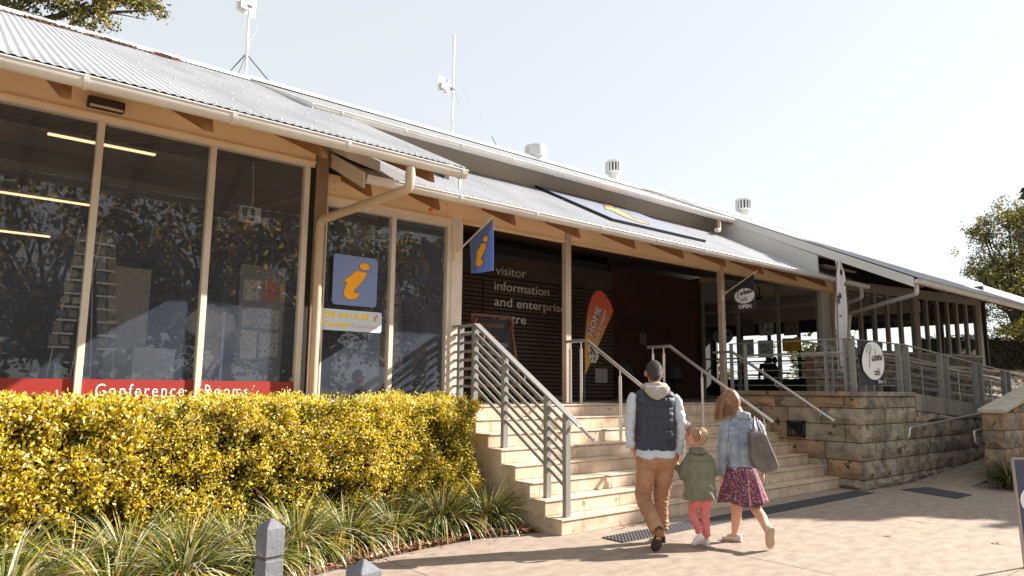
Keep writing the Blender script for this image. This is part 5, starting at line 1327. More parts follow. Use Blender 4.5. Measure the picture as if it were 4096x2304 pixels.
mb = MB(); hem = lambda x, y: -.045 * (1 - min(1, (abs(x) / .2) ** 2)) * (1 if y < 0 else .6)
mb.rings([er(0, -.005, .905, .205, .142, zf=hem), er(0, -.005, .93, .205, .143, zf=lambda x, y: hem(x, y) * .5), er(0, -.0, .97, .20, .14), er(0, 0, 1.05, .19, .13)])
mb.tube([(-.195, 0, 1.53), (-.228, -.005, 1.48), (-.25, -.015, 1.36), (-.266, -.015, 1.24), (-.260, .01, 1.1), (-.252, .025, 1.02)], [.055, .060, .058, .053, .047, .044], n=16)
mb.tube([(.195, 0, 1.52), (.228, -.005, 1.47), (.25, -.02, 1.36), (.268, -.025, 1.24), (.260, .01, 1.08), (.250, .045, .97)], [.055, .060, .057, .052, .047, .044], n=16)
mb.tube([(-.255, .02, 1.045), (-.249, .03, .985)], [.056, .050], n=16); mb.tube([(-.285, -.01, 1.05), (-.285, -.03, 1.01)], [.03, .012], n=8)
mb.tube([(.258, .035, 1.03), (.246, .058, .935)], [.057, .052], n=16)
shirt = fuse(mb, 'shirt', m_shirt, man, .0075, 4, lambda c, n: sf(c, n) * (1.1 if abs(c.x) > .21 else .45))
def hoodf(c, n): return .006 * ridge(nz(c.x * 12, c.y * 12, c.z * 16)) - .003
mb = MB()
ring = [(.108 * math.sin(t), -.012 - .098 * math.cos(t) + .01, 1.628 + .028 * math.cos(t) * -1 + .02 * (math.cos(t) > .2) * 0) for t in [2 * math.pi * k / 20 for k in range(21)]]
mb.tube([(.112 * math.sin(t), -.005 - .098 * math.cos(t), 1.615 + .022 * math.cos(t)) for t in [2 * math.pi * k / 22 for k in range(23)]], .034, n=12, caps=False)
mb.rings([er(0, -.13, 1.625, .13, .055, 20), er(0, -.145, 1.58, .13, .06, 20), er(0.0, -.155, 1.54, .10, .055, 20), er(0.0, -.155, 1.505, .06, .038, 20), er(.005, -.15, 1.485, .02, .02, 20)])
mb.tube([(-.13, -.10, 1.64), (-.07, -.165, 1.595), (.02, -.185, 1.57), (.09, -.165, 1.60), (.14, -.09, 1.60)], [.018, .020, .022, .020, .018], n=10)
fuse(mb, 'hood', M('light_grey_jersey', srgb(176, 168, 158), .85, col2=srgb(166, 158, 148), scale=30, bump=.2, bscale=220), man, .007, 4, hoodf)
m_chino = M('tan_chino_cotton', srgb(176, 132, 102), .75, col2=srgb(160, 117, 88), scale=6, bump=.15, bscale=120)
def chf(c, n):
    f = .5 + 1.2 * math.exp(-((c.z - .50) / .09) ** 2) + 1.0 * math.exp(-((c.z - .82) / .06) ** 2) + 1.3 * math.exp(-((c.z - .22) / .10) ** 2)
    return f * (.0075 * ridge(nz(c.x * 9 + 3, c.y * 9, c.z * 30 + c.x * 12)) + .003 * nz(c.x * 22, c.y * 22, c.z * 40)) - .001
mb = MB(); mb.rings([er(0, 0, .99, .175, .122), er(0, -.005, .92, .185, .135), er(0, -.01, .86, .192, .145), er(0, -.005, .80, .19, .13), er(0, 0, .765, .15, .10)])
mb.tube([(-.088, -.005, .86), (-.100, .005, .74), (-.115, .02, .62), (-.128, .055, .50), (-.122, .02, .43), (-.095, -.13, .34), (-.068, -.26, .25), (-.058, -.325, .20)], [.105, .100, .090, .079, .077, .073, .066, .063], n=18)
mb.tube([(.088, -.005, .86), (.090, .02, .74), (.085, .07, .62), (.075, .12, .49), (.078, .14, .38), (.082, .155, .26), (.085, .165, .13)], [.105, .100, .090, .077, .073, .067, .064], n=18)
tr_ = fuse(mb, 'trousers', m_chino, man, .0075, 4, chf)
drape(tr_, [(0, .93), (.002, .86), (.0, .78)], .0022, M('chino_seam', srgb(140, 86, 48), .8), man)
drape(tr_, [(-.19, .93), (-.175, .87), (-.15, .83)], .0025, MATS['chino_seam'], man, 'pocket_edge')
for q in (1.065, 1.185, 1.305, 1.42): drape(vest, [(x, q + .008 * math.sin(x * 9) * -1) for x in (-.2, -.1, 0, .1, .2)], .0016, MATS['vest_trim'], man)
m_dshoe = M('dark_leather', srgb(44, 40, 40), .4); m_dsole = M('worn_rubber_sole', srgb(70, 60, 54), .7, col2=srgb(50, 44, 42), scale=20)
sh, (h_, a_, t_, s_, L_) = shoe(man, (-.042, -.405, .238), (-.082, -.285, .0), (.05, 1, .42), .105, m_dshoe, m_dsole, cover=.08, sole=.018)
mb = MB(); mb.prism([h_ + a_ * u * L_ + s_ * v * .105 for u, v in ((.01, -.25), (.04, -.36), (.26, -.35), (.26, .35), (.04, .36), (.01, .25))], t_ * -.016); mb.build('heel_block', M('tan_heel', srgb(150, 104, 76), .7), sh, world=False)
shoe(man, (.085, .12, .0), (.10, .40, .0), (0, 0, 1), .105, m_dshoe, m_dsole, cover=.08)
# cuffs buttons and sleeve ends are part of the shirt; small button on the cuff
mb = MB(); mb.tube([(.296, .04, .98), (.304, .04, .98)], .006, n=8); mb.build('button', m_wht, man, world=False)

# ---- the woman
wom = thing('person', 'woman with auburn hair, denim jacket and patterned red skirt walking beside the child', 'person', (1.25, -1.40, .0), -YAW)
RW = Matrix.Rotation(.30, 3, 'Z') @ Matrix.Rotation(-.42, 3, 'X')
HW = (-.035, .06, 1.475)
mb = MB(); head(mb, HW, .98, RW); mb.tube([(.05, -.01, 1.27), (.035, .0, 1.35), (0, .03, 1.42)], [.06, .05, .05], n=14)
mb.rings([er(.065, 0, z, rx, ry) for z, rx, ry in ((.70, .12, .09), (.8, .11, .08), (1.0, .12, .08), (1.15, .13, .09), (1.25, .12, .07), (1.3, .06, .05))])
WL = [(-.09, 0, 1.22), (-.145, -.01, .95), (-.158, .015, .72), (-.158, .025, .655)]; WR = [(.22, 0, 1.22), (.272, .0, .96), (.29, .05, .76), (.296, .06, .72)]
for A in (WL, WR): mb.tube(A, [.042, .034, .028, .022], n=12)
hand(mb, WL[-1], (.05, .08, -1), (.9, .3, 0), 1, .9, .55); hand(mb, WR[-1], (.0, .1, -1), (-.8, .3, 0), -1, .9, .5)
GL = [(-.02, 0, .74), (-.025, .02, .56), (-.02, .05, .43), (-.008, .055, .32), (-.012, .07, .22), (-.028, .085, .09), (-.028, .085, .05)]
GR = [(.11, 0, .74), (.12, .01, .56), (.13, .02, .44), (.155, -.09, .355), (.175, -.19, .295), (.165, -.36, .195), (.168, -.385, .165)]
for A in (GL, GR): mb.tube(A, [.085, .075, .056, .055, .052, .032, .033], n=16)
mb.tube([(-.028, .085, .055), (-.09, .13, .035)], [.032, .028], n=10); mb.tube([(.168, -.38, .175), (.178, -.32, .09)], [.032, .028], n=10)
fuse(mb, 'body', m_skin2, wom, .0055, 4); eyes(wom, HW, .98, RW)
m_denim = M('washed_denim', srgb(124, 136, 154), .85, col2=srgb(176, 183, 192), scale=7, bump=.3, bscale=260, ramp=(.35, .7))
def denf(c, n): return .009 * ridge(nz(c.x * 11, c.y * 11, c.z * 15)) + .005 * nz(c.x * 20, c.y * 20, c.z * 24) - .002
mb = MB(); mb.rings([er(.035, 0, .735, .142, .112), er(.04, 0, .76, .148, .116), er(.05, 0, .9, .152, .112), er(.058, 0, 1.05, .160, .115), er(.064, 0, 1.17, .172, .115), er(.066, 0, 1.24, .165, .10), er(.064, 0, 1.295, .11, .08), er(.058, 0, 1.325, .07, .065)])
mb.tube([(-.07, 0, 1.245), (-.115, -.002, 1.20), (-.145, -.01, 1.08), (-.158, -.01, .95), (-.166, .01, .83), (-.166, .018, .70)], [.060, .060, .056, .053, .049, .043], n=16)
mb.tube([(.20, 0, 1.245), (.24, .0, 1.19), (.268, .0, 1.08), (.282, .0, .96), (.292, .03, .84), (.296, .05, .75)], [.060, .060, .055, .050, .046, .042], n=16)
jk = fuse(mb, 'denim_jacket', m_denim, wom, .0075, 4, denf)
m_seam = M('denim_seam', srgb(74, 88, 112), .8); m_stitch = M('denim_stitch', srgb(170, 180, 196), .8)
for P in ([(-.09, 1.16), (.0, 1.185), (.06, 1.19), (.14, 1.185), (.21, 1.16)], [(.0, 1.175), (-.01, 1.0), (.0, .79)], [(.12, 1.175), (.125, 1.0), (.11, .79)], [(-.1, .785), (.0, .79), (.1, .79), (.18, .79)], [(-.1, .742), (.0, .745), (.17, .745)], [(-.085, 1.25), (-.1, 1.15), (-.098, 1.05)]):
    drape(jk, P, .0028, m_seam, wom)
    drape(jk, [(x + .006, z - .005) for x, z in P], .0012, m_stitch, wom, 'stitching')
for x in (.02, .06): 
    mb = MB(); mb.tube([(x, -.118, .768), (x, -.125, .768)], .008, n=10); mb.build('button', M('jacket_button', srgb(196, 190, 180), .3, metal=.6), wom, world=False)
mb = MB(); mb.tube([(.06 + .075 * math.sin(t), .0 - .07 * math.cos(t), 1.325 + .022 * math.cos(t)) for t in [2 * math.pi * k / 18 for k in range(19)]], [.020] * 19, n=8, caps=False); mb.rings([er(.06, -.075, 1.29, .085, .02, 16), er(.06, -.072, 1.345, .07, .018, 16)])
fuse(mb, 'collar', m_denim, wom, .007, 3, denf)
for A, r in (((-.167, .018), .047), ((.296, .05), .046)):
    mb = MB(); z = .70 if A[0] < 0 else .75; mb.tube([(A[0], A[1], z + .045), (A[0], A[1] + .004, z - .01)], [r, r * .96], n=18); mb.build('cuff', m_denim, wom, world=False, smooth=True)
# skirt
V = []; F = []; nu, nv = 90, 18
for lay in (0, 1):
    for j in range(nv + 1):
        v = j / nv
        for i in range(nu):
            t = 2 * math.pi * i / nu; fl_ = (v ** 1.4) * (.016 * math.sin(7 * t + 1) + .012 * math.sin(12 * t + v * 2) + .006 * math.sin(19 * t))
            rx = .140 + .115 * v ** .8 + fl_ - lay * .004; ry = .112 + .09 * v ** .8 + fl_ - lay * .004
            V.append((.035 + .01 * v + rx * math.cos(t), -.0 + ry * math.sin(t), .80 - (.385 + .02 * math.sin(3 * t)) * v))
for lay in (0, 1):
    for j in range(nv):
        for i in range(nu):
            a = lay * nu * (nv + 1) + j * nu + i; b = lay * nu * (nv + 1) + j * nu + (i + 1) % nu
            F.append((a, a + nu, b + nu, b) if lay == 0 else (a, b, b + nu, a + nu))
for i in range(nu):
    a = nv * nu + i; b = nv * nu + (i + 1) % nu; o_ = nu * (nv + 1); F.append((a, o_ + a, o_ + b, b))
mb = MB(); mb.V = V; mb.F = F; mb.I = [0] * len(F)
m_fl = bpy.data.materials.new('patterned_skirt_cotton'); m_fl.use_nodes = True; N = m_fl.node_tree.nodes; L = m_fl.node_tree.links
vo = N.new("ShaderNodeTexVoronoi"); vo.inputs['Scale'].default_value = 120; tc = N.new("ShaderNodeTexCoord"); L.new(tc.outputs['Object'], vo.inputs['Vector'])
rp_ = N.new("ShaderNodeValToRGB"); rp_.color_ramp.interpolation = 'CONSTANT'
cr = rp_.color_ramp; cols = [(0, (112, 46, 58)), (.26, (70, 44, 70)), (.48, (186, 84, 66)), (.58, (58, 60, 92)), (.74, (124, 56, 70)), (.90, (176, 166, 180))]
cr.elements[0].color = (*srgb(*cols[0][1]), 1); cr.elements[1].position = cols[1][0]; cr.elements[1].color = (*srgb(*cols[1][1]), 1)
for p_, c_ in cols[2:]: e_ = cr.elements.new(p_); e_.color = (*srgb(*c_), 1)
spx = N.new("ShaderNodeSeparateColor"); L.new(vo.outputs['Color'], spx.inputs[0]); L.new(spx.outputs[0], rp_.inputs[0]); L.new(rp_.outputs[0], N['Principled BSDF'].inputs['Base Color']); N['Principled BSDF'].inputs['Roughness'].default_value = .8
mb.build('skirt', m_fl, wom, world=False, smooth=True)
# hair
m_hair = M('auburn_hair', srgb(104, 70, 50), .5, col2=srgb(150, 108, 76), scale=30, ramp=(.3, .7), spec=.6); m_hair2 = M('copper_hair_highlight', srgb(190, 146, 108), .45)
haircap(wom, Vector(HW) + Vector((.0, -.012, .008)), .98, RW, m_hair, lambda v: not (v.y > .045 and v.z < .06) and v.z > -.10, lambda v: .012 + .006 * nz(v.x * 60, v.y * 60, v.z * 12), rr=(.084, .104, .118))
hr = MB(); rh = random.Random(3)
for k in range(1000):
    t = rh.uniform(.15 * math.pi, 1.85 * math.pi) + math.pi / 2           # around the head, face side left open
    ph = rh.uniform(.05, 1.25)
    dv = Vector((math.sin(ph) * math.cos(t) * .090, math.sin(ph) * math.sin(t) * .108, math.cos(ph) * .120))
    p0 = Vector(HW) + RW @ dv; out_ = (RW @ dv).normalized()
    ln = rh.uniform(.20, .32); P = [p0 - out_ * .01]; d_ = (out_ * .35 + Vector((0, 0, -.75)) + Vector((-.06, .02, 0))).normalized()
    top = Vector(HW) + Vector((-.01, -.0, .09))
    P = [Vector(HW) + RW @ (dv * .35 + Vector((0, -.01, .108))), p0 + out_ * .006]
    for q in range(5):
        d_ = (d_ + Vector((rh.uniform(-.10, .10), rh.uniform(-.10, .10), -.35))).normalized(); P.append(P[-1] + d_ * ln / 5)
    bot = 1.29 if P[-1].x > -.06 else 1.22
    P = [q for q in P if q.z > bot] 
    if len(P) > 2: hr.mi = 1 if rh.random() < .28 else 0; hr.tube(smoothpts(P, 3), [.0030 * (1 - .75 * i / (3 * (len(P) - 1))) for i in range(3 * (len(P) - 1) + 1)], n=4)
for k in range(110):                                                        # strands falling forward at the left of the face
    x = rh.uniform(-.15, -.09); y = rh.uniform(.0, .14); P = [(x + .05, y, 1.55), (x + .0, y + .02, 1.50), (x - .02, y + .02, 1.42), (x - .02 + rh.uniform(-.035, .03), y + .02, 1.34), (x - .01 + rh.uniform(-.04, .04), y + rh.uniform(-.02, .04), 1.27 + rh.uniform(-.02, .05))]
    hr.mi = 1 if rh.random() < .35 else 0; sp = smoothpts(P, 4); hr.tube(sp, [.0028 * (1 - .8 * i / len(sp)) for i in range(len(sp))], n=5)
hr.build('hair_strands', [m_hair, m_hair2], wom, world=False, smooth=True)
m_canv = M('off_white_canvas_shoe', srgb(214, 208, 200), .8, col2=srgb(204, 196, 188), scale=12, bump=.1); m_csole = M('beige_rubber_sole', srgb(196, 172, 150), .7, col2=srgb(180, 156, 134), scale=10)
shoe(wom, (.030, .04, .0), (-.145, .165, .0), (0, 0, 1), .088, m_canv, m_csole, cover=.058, sole=.022)
shoe(wom, (.182, -.452, .235), (.200, -.335, .012), (-.25, 1, .5), .090, m_canv, m_csole, cover=.060, sole=.022)
# bag
bg_ = thing('shoulder_bag', 'grey brown leather tote bag hanging from the woman\'s right shoulder', 'bag', (1.25, -1.40, .0), -YAW)
m_bag = M('grey_brown_leather', srgb(104, 96, 92), .35, col2=srgb(88, 80, 76), scale=5, bump=.15, bscale=50, spec=.7)
mb = MB(); pl = [(.072, 1.16), (.232, 1.165), (.30, .98), (.372, .81), (.345, .775), (.225, .735), (.115, .80), (.078, .87)]
def off(P, k): cx = sum(p[0] for p in P) / len(P); cz = sum(p[1] for p in P) / len(P); return [(cx + (x - cx) * k, cz + (z - cz) * k) for x, z in P]
mb.rings([[(x, -.245, z) for x, z in off(pl, .86)], [(x, -.225, z) for x, z in pl], [(x, -.14, z) for x, z in pl], [(x, -.125, z) for x, z in off(pl, .88)]])
bagm = fuse(mb, 'bag_body', m_bag, bg_, .007, 5, lambda c, n: .007 * nz(c.x * 9, c.y * 6, c.z * 9) + .003 * ridge(nz(c.x * 16, 0, c.z * 10 + c.x * 8)))
for x, y in ((.11, -.225), (.12, -.145)):
    mb = MB(); mb.tube(smoothpts([(x, y, 1.13), (x + .02, y + .02, 1.20), (.16, -.11, 1.29), (.19, -.03, 1.318), (.205, .03, 1.30), (.2, -.06, 1.30), (.195, -.11, 1.25), (x + .095, y, 1.13)], 5), .009, n=6, flat=.5); mb.build('strap', m_bag, bg_, world=False, smooth=True)
drape(bagm, [(.16, 1.15), (.21, .98), (.235, .86), (.25, .75)], .002, M('bag_seam', srgb(60, 54, 52), .5), bg_)

# ---- the child
kid = thing('person', 'small child with fair ponytail, olive jacket and coral trousers between the man and woman', 'person', (.80, -1.25, .02), -YAW)
RK = Matrix.Rotation(.85, 3, 'Z') @ Matrix.Rotation(-.12, 3, 'X'); HK = (-.062, .005, 1.092)
mb = MB(); head(mb, HK, .88, RK); mb.tube([(-.03, 0, .92), (-.04, 0, 1.0)], [.045, .042], n=12)
mb.rings([er(-.02, 0, z, rx, ry) for z, rx, ry in ((.42, .08, .06), (.6, .09, .065), (.8, .10, .07), (.9, .07, .05))])
KL = [(-.10, 0, .86), (-.15, .0, .70), (-.215, .07, .775), (-.226, .085, .795)]; KR = [(.07, .0, .86), (.12, .04, .70), (.10, .13, .62), (.09, .145, .60)]
for A in (KL, KR): mb.tube(A, [.034, .028, .022, .018], n=10)
hand(mb, KL[-1], (-.12, .35, .9), (.1, .9, -.3), 1, .66, .9); hand(mb, KR[-1], (-.3, .7, -.5), (-1, 0, 0), 1, .66, .6)
CL = [(-.05, 0, .42), (-.09, .03, .32), (-.04, -.05, .14), (-.035, -.075, .10)]; CR = [(.045, 0, .42), (.038, .02, .30), (.045, .0, .09), (.045, .01, .05)]
for A in (CL, CR): mb.tube(A, [.05, .036, .026, .025], n=12)
fuse(mb, 'body', m_skin2, kid, .005, 3); eyes(kid, HK, .88, RK)
m_oliv = M('olive_cotton', srgb(122, 122, 104), .85, col2=srgb(112, 112, 94), scale=8, bump=.2, bscale=160)
mb = MB(); hemk = lambda x, y: .03 * x
mb.rings([er(-.01, .0, .455, .170, .122, zf=hemk), er(-.01, 0, .48, .170, .122), er(-.014, 0, .6, .158, .115), er(-.018, 0, .74, .146, .108), er(-.02, 0, .84, .138, .10), er(-.02, 0, .90, .115, .085), er(-.025, 0, .935, .07, .06)])
mb.tube([(-.105, 0, .87), (-.145, .0, .80), (-.168, .0, .70), (-.172, .02, .675), (-.205, .055, .735), (-.222, .075, .775)], [.052, .052, .050, .047, .042, .037], n=14)
mb.tube([(.07, 0, .87), (.112, .01, .80), (.135, .03, .70), (.115, .11, .63)], [.052, .05, .046, .038], n=14)
kj = fuse(mb, 'jacket', m_oliv, kid, .0065, 4, lambda c, n: .011 * ridge(nz(c.x * 9, c.y * 9, c.z * 9)) + .003 * nz(c.x * 24, c.y * 24, c.z * 24) - .003)
mb = MB(); mb.rings([er(-.03, -.045, .925, .085, .05, 18), er(-.035, -.035, .975, .07, .05, 18), er(-.035, -.03, .98, .06, .042, 18)]); mb.tube([(-.10, .02, .95), (-.105, -.03, .935), (-.06, -.085, .93), (.0, -.09, .93), (.045, -.04, .945)], .016, n=8)
fuse(mb, 'collar', m_oliv, kid, .006, 3)
dk = M('olive_seam', srgb(78, 78, 64), .8)
for P in ([(-.13, .855), (-.05, .845), (.03, .845), (.10, .86)], [(-.17, .485), (0, .475), (.145, .488)], [(-.135, .62), (-.12, .56), (-.125, .50)]): drape(kj, P, .0022, dk, kid)
m_cor = M('coral_cotton', srgb(222, 128, 124), .8, col2=srgb(208, 114, 112), scale=9, bump=.15)
mb = MB(); mb.rings([er(-.005, 0, .50, .105, .085), er(-.005, 0, .43, .108, .088), er(0, 0, .38, .08, .06)])
mb.tube([(-.052, 0, .43), (-.078, .015, .37), (-.09, .03, .315), (-.068, -.01, .22), (-.045, -.05, .15)], [.060, .054, .048, .040, .036], n=14)
mb.tube([(.048, 0, .43), (.043, .01, .37), (.038, .02, .30), (.043, .01, .19), (.046, .0, .10)], [.060, .054, .048, .041, .037], n=14)
fuse(mb, 'trousers', m_cor, kid, .006, 3, lambda c, n: .005 * ridge(nz(c.x * 16, c.y * 16, c.z * 34)) - .002)
for c, d_ in (((-.047, -.048, .155), (.01, -.03, -.05)), ((.046, .0, .11), (0, 0, -.05))):
    c = Vector(c); mb = MB(); mb.tube([c, c + Vector(d_) * .5], .040, n=14); mb.build('rolled_cuff', m_cor, kid, world=False, smooth=True)
m_tr = M('white_trainer', srgb(226, 224, 222), .5); m_ts = M('trainer_sole', srgb(206, 196, 188), .6)
shoe(kid, (-.005, -.120, .075), (-.105, -.035, -.015), (-.55, .25, .9), .072, m_tr, m_ts, cover=.062, sole=.018, name='trainer', laces=m_wht)
shoe(kid, (.050, -.045, -.018), (.035, .13, -.018), (0, 0, 1), .072, m_tr, m_ts, cover=.062, sole=.02, name='trainer', laces=m_wht)
m_fair = M('fair_brown_hair', srgb(122, 88, 64), .5, col2=srgb(172, 132, 98), scale=60, ramp=(.3, .7), spec=.6, stretch=(1, 1, .3)); m_fair2 = M('blonde_strand', srgb(206, 168, 130), .45)
haircap(kid, Vector(HK) + Vector((.004, -.006, .006)), .88, RK, m_fair, lambda v: not (v.y > .04 and v.z < .06) and v.z > -.075 and not (abs(v.x) > .05 and v.z < 0 and v.y > -.02), lambda v: .004 + .004 * nz(v.x * 70, v.y * 70, v.z * 30))
hr = MB()
for k in range(120):
    a = rh.uniform(0, 6.28); r = rh.uniform(0, .022); o0 = Vector((.0 + r * math.cos(a), -.075 + r * .5 * math.sin(a), 1.165 + r * math.sin(a) * .5))
    sp_ = rh.uniform(-.028, .028); P = smoothpts([o0 + Vector((-.01, .02, 0)), o0 + Vector((.012, -.03, .008)), o0 + Vector((.022 + sp_ * .6, -.052, -.045)), o0 + Vector((.012 + sp_, -.05, -.10)), o0 + Vector((-.02 + sp_ * 1.1, -.035, -.155 + rh.uniform(-.015, .02)))], 3)
    hr.mi = 1 if rh.random() < .5 else 0; hr.tube(P, [.0045 * (1 - .6 * i / len(P)) for i in range(len(P))], n=5)
hr.build('ponytail', [m_fair, m_fair2], kid, world=False, smooth=True)
mb = MB(); mb.tube([(.004 + .020 * math.cos(t), -.085 + .012 * math.sin(t) - .008 * math.cos(t), 1.166 + .014 * math.sin(t)) for t in [2 * math.pi * k / 12 for k in range(13)]], .009, n=7, caps=False); mb.build('hair_tie', m_wht, kid, world=False, smooth=True)
# ------------------------------------------------------------------ plants
def leafmesh(name, C, S, mats, widx, parent=None, aspect=.5, fold=.25, up_bias=.0, seed=1, origin=None, normals=None, kind=None):
    """one joined mesh of folded leaves. C: centres (n,3), S: sizes (n,)"""
    rg = np.random.default_rng(seed); n = len(C)
    d = rg.normal(size=(n, 3)); 
    if normals is not None: d = d * .8 + normals * 1.0
    d[:, 2] += up_bias; d /= np.linalg.norm(d, axis=1)[:, None]
    q = rg.normal(size=(n, 3)); u = np.cross(d, q); u /= np.linalg.norm(u, axis=1)[:, None]; v = np.cross(d, u)
    S = S[:, None]
    a = C - d * S * .5; b = C + d * S * .5; w_ = S * aspect * .5
    l = C + u * w_ + v * w_ * fold; r = C - u * w_ + v * w_ * fold
    V = np.stack([a, l, b, r], 1).reshape(-1, 3)
    org = Vector(origin) if origin is not None else worg(parent)
    V = V - np.array(org)
    me = bpy.data.meshes.new(name); me.vertices.add(4 * n); me.vertices.foreach_set('co', V.ravel())
    i4 = np.arange(n)[:, None] * 4
    F = np.concatenate([i4 + [0, 1, 2], i4 + [0, 2, 3]], 1).reshape(-1)
    me.loops.add(len(F)); me.loops.foreach_set('vertex_index', F.astype(np.int32))
    me.polygons.add(2 * n); me.polygons.foreach_set('loop_start', np.arange(0, 6 * n, 3)); me.polygons.foreach_set('loop_total', np.full(2 * n, 3))
    for m in mats: me.materials.append(m)
    me.polygons.foreach_set('material_index', np.repeat(widx, 2).astype(np.int32)); me.update(); me.validate()
    o = bpy.data.objects.new(name, me); COL.objects.link(o)
    if parent is not None: o.parent = parent
    else: o.location = org
    ORG[o.name] = org
    if kind: o['kind'] = kind
    return o
rg = np.random.default_rng(11)
def lm(name, c, t=.35, rough=.45, **k): return M(name, srgb(*c), rough, transl=t, **k)
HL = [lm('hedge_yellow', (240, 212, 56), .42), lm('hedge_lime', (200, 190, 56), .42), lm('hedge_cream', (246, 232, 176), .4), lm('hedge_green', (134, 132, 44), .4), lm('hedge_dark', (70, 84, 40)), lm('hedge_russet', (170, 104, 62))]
hd = thing('clipped_hedge', 'long clipped hedge of small bright yellow green leaves in front of the left windows', 'hedge', (-3.2, 1.6, 0))
HX0, HX1, HY0, HY1, HZ1 = -7.2, -.30, 1.18, 2.0, 1.40
def hsurf(n):
    P = []; Nn = []
    fr_ = rg.random(n)
    for k in range(n):
        f = fr_[k]
        if f < .60: x = rg.uniform(HX0, HX1); z = rg.uniform(.12, HZ1); y = HY0; nn = (0, -1, 0)
        elif f < .86: x = rg.uniform(HX0, HX1); y = rg.uniform(HY0, HY1); z = HZ1; nn = (0, 0, 1)
        else: y = rg.uniform(HY0, HY1); z = rg.uniform(.1, HZ1); x = HX1; nn = (1, 0, 0)
        P.append((x, y, z)); Nn.append(nn)
    return np.array(P), np.array(Nn, float)
P0, N0 = hsurf(21500)
keep = []; CC = []; NN = []; SS = []; WI = []
for p_, n_ in zip(P0, N0):
    b1 = noise.noise(Vector(p_) * 1.6 + Vector((7, 3, 1))); b2 = noise.noise(Vector(p_) * 5)
    dep = .10 * b1 + .07 * b2 - abs(rg.normal(0, .03))
    if p_[2] > HZ1 - .12 and n_[1] < 0: dep -= (p_[2] - HZ1 + .12) * .3
    low = max(0, (.62 - p_[2])) * (1.2 if p_[0] < -3 else .6)
    if rg.random() < low or b2 + b1 < -.48: continue
    c = p_ + n_ * dep
    near = p_[0] < -4.0
    m_ = rg.integers(5, 9)
    tip = np.array(n_) * .7 + rg.normal(size=3) * .5 + [0, 0, .35]; tip /= np.linalg.norm(tip)
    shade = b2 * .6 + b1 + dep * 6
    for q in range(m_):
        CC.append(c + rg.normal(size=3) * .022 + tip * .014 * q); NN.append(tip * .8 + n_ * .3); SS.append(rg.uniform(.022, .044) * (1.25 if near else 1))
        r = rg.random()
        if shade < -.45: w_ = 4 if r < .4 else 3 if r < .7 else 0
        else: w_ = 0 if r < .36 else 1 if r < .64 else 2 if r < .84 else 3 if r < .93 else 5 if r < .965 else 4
        WI.append(w_)
# stray shoots above the top
for k in range(260):
    x = rg.uniform(HX0, HX1); y = rg.uniform(HY0 + .02, HY1 - .2); h = rg.uniform(.02, .10) * (1.3 if x < -4 else 1)
    for q in range(6): CC.append(np.array((x, y, HZ1 + h * q / 5)) + rg.normal(size=3) * .012); NN.append(np.array((0, 0, 1.))); SS.append(rg.uniform(.025, .04)); WI.append(int(rg.choice([0, 1, 2])))
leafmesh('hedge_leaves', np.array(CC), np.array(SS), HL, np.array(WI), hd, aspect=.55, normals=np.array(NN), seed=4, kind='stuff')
# inner darker foliage and stems
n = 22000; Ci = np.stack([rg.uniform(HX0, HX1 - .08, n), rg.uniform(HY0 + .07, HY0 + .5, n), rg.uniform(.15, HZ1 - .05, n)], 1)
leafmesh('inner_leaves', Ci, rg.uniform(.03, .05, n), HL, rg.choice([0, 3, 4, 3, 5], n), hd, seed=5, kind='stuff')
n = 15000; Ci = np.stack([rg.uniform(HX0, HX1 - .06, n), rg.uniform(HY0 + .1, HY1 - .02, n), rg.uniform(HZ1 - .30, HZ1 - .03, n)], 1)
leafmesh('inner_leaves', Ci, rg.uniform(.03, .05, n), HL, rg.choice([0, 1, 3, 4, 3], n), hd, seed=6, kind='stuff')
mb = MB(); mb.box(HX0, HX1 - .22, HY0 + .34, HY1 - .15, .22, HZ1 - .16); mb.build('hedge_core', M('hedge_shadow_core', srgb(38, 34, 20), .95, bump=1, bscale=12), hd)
mb = MB()
for k in range(150):
    x = rnd.uniform(HX0, HX1 - .05); y = rnd.uniform(HY0 + .12, HY0 + .35); P = [(x, y, 0)]
    for q in range(4): P.append((P[-1][0] + rnd.uniform(-.09, .09), P[-1][1] + rnd.uniform(-.08, .05), P[-1][2] + .22))
    mb.tube(P, [.011, .009, .008, .006, .004], n=5)
mb.build('hedge_stem', M('hedge_stem_bark', srgb(120, 84, 60), .9), hd, kind='stuff')

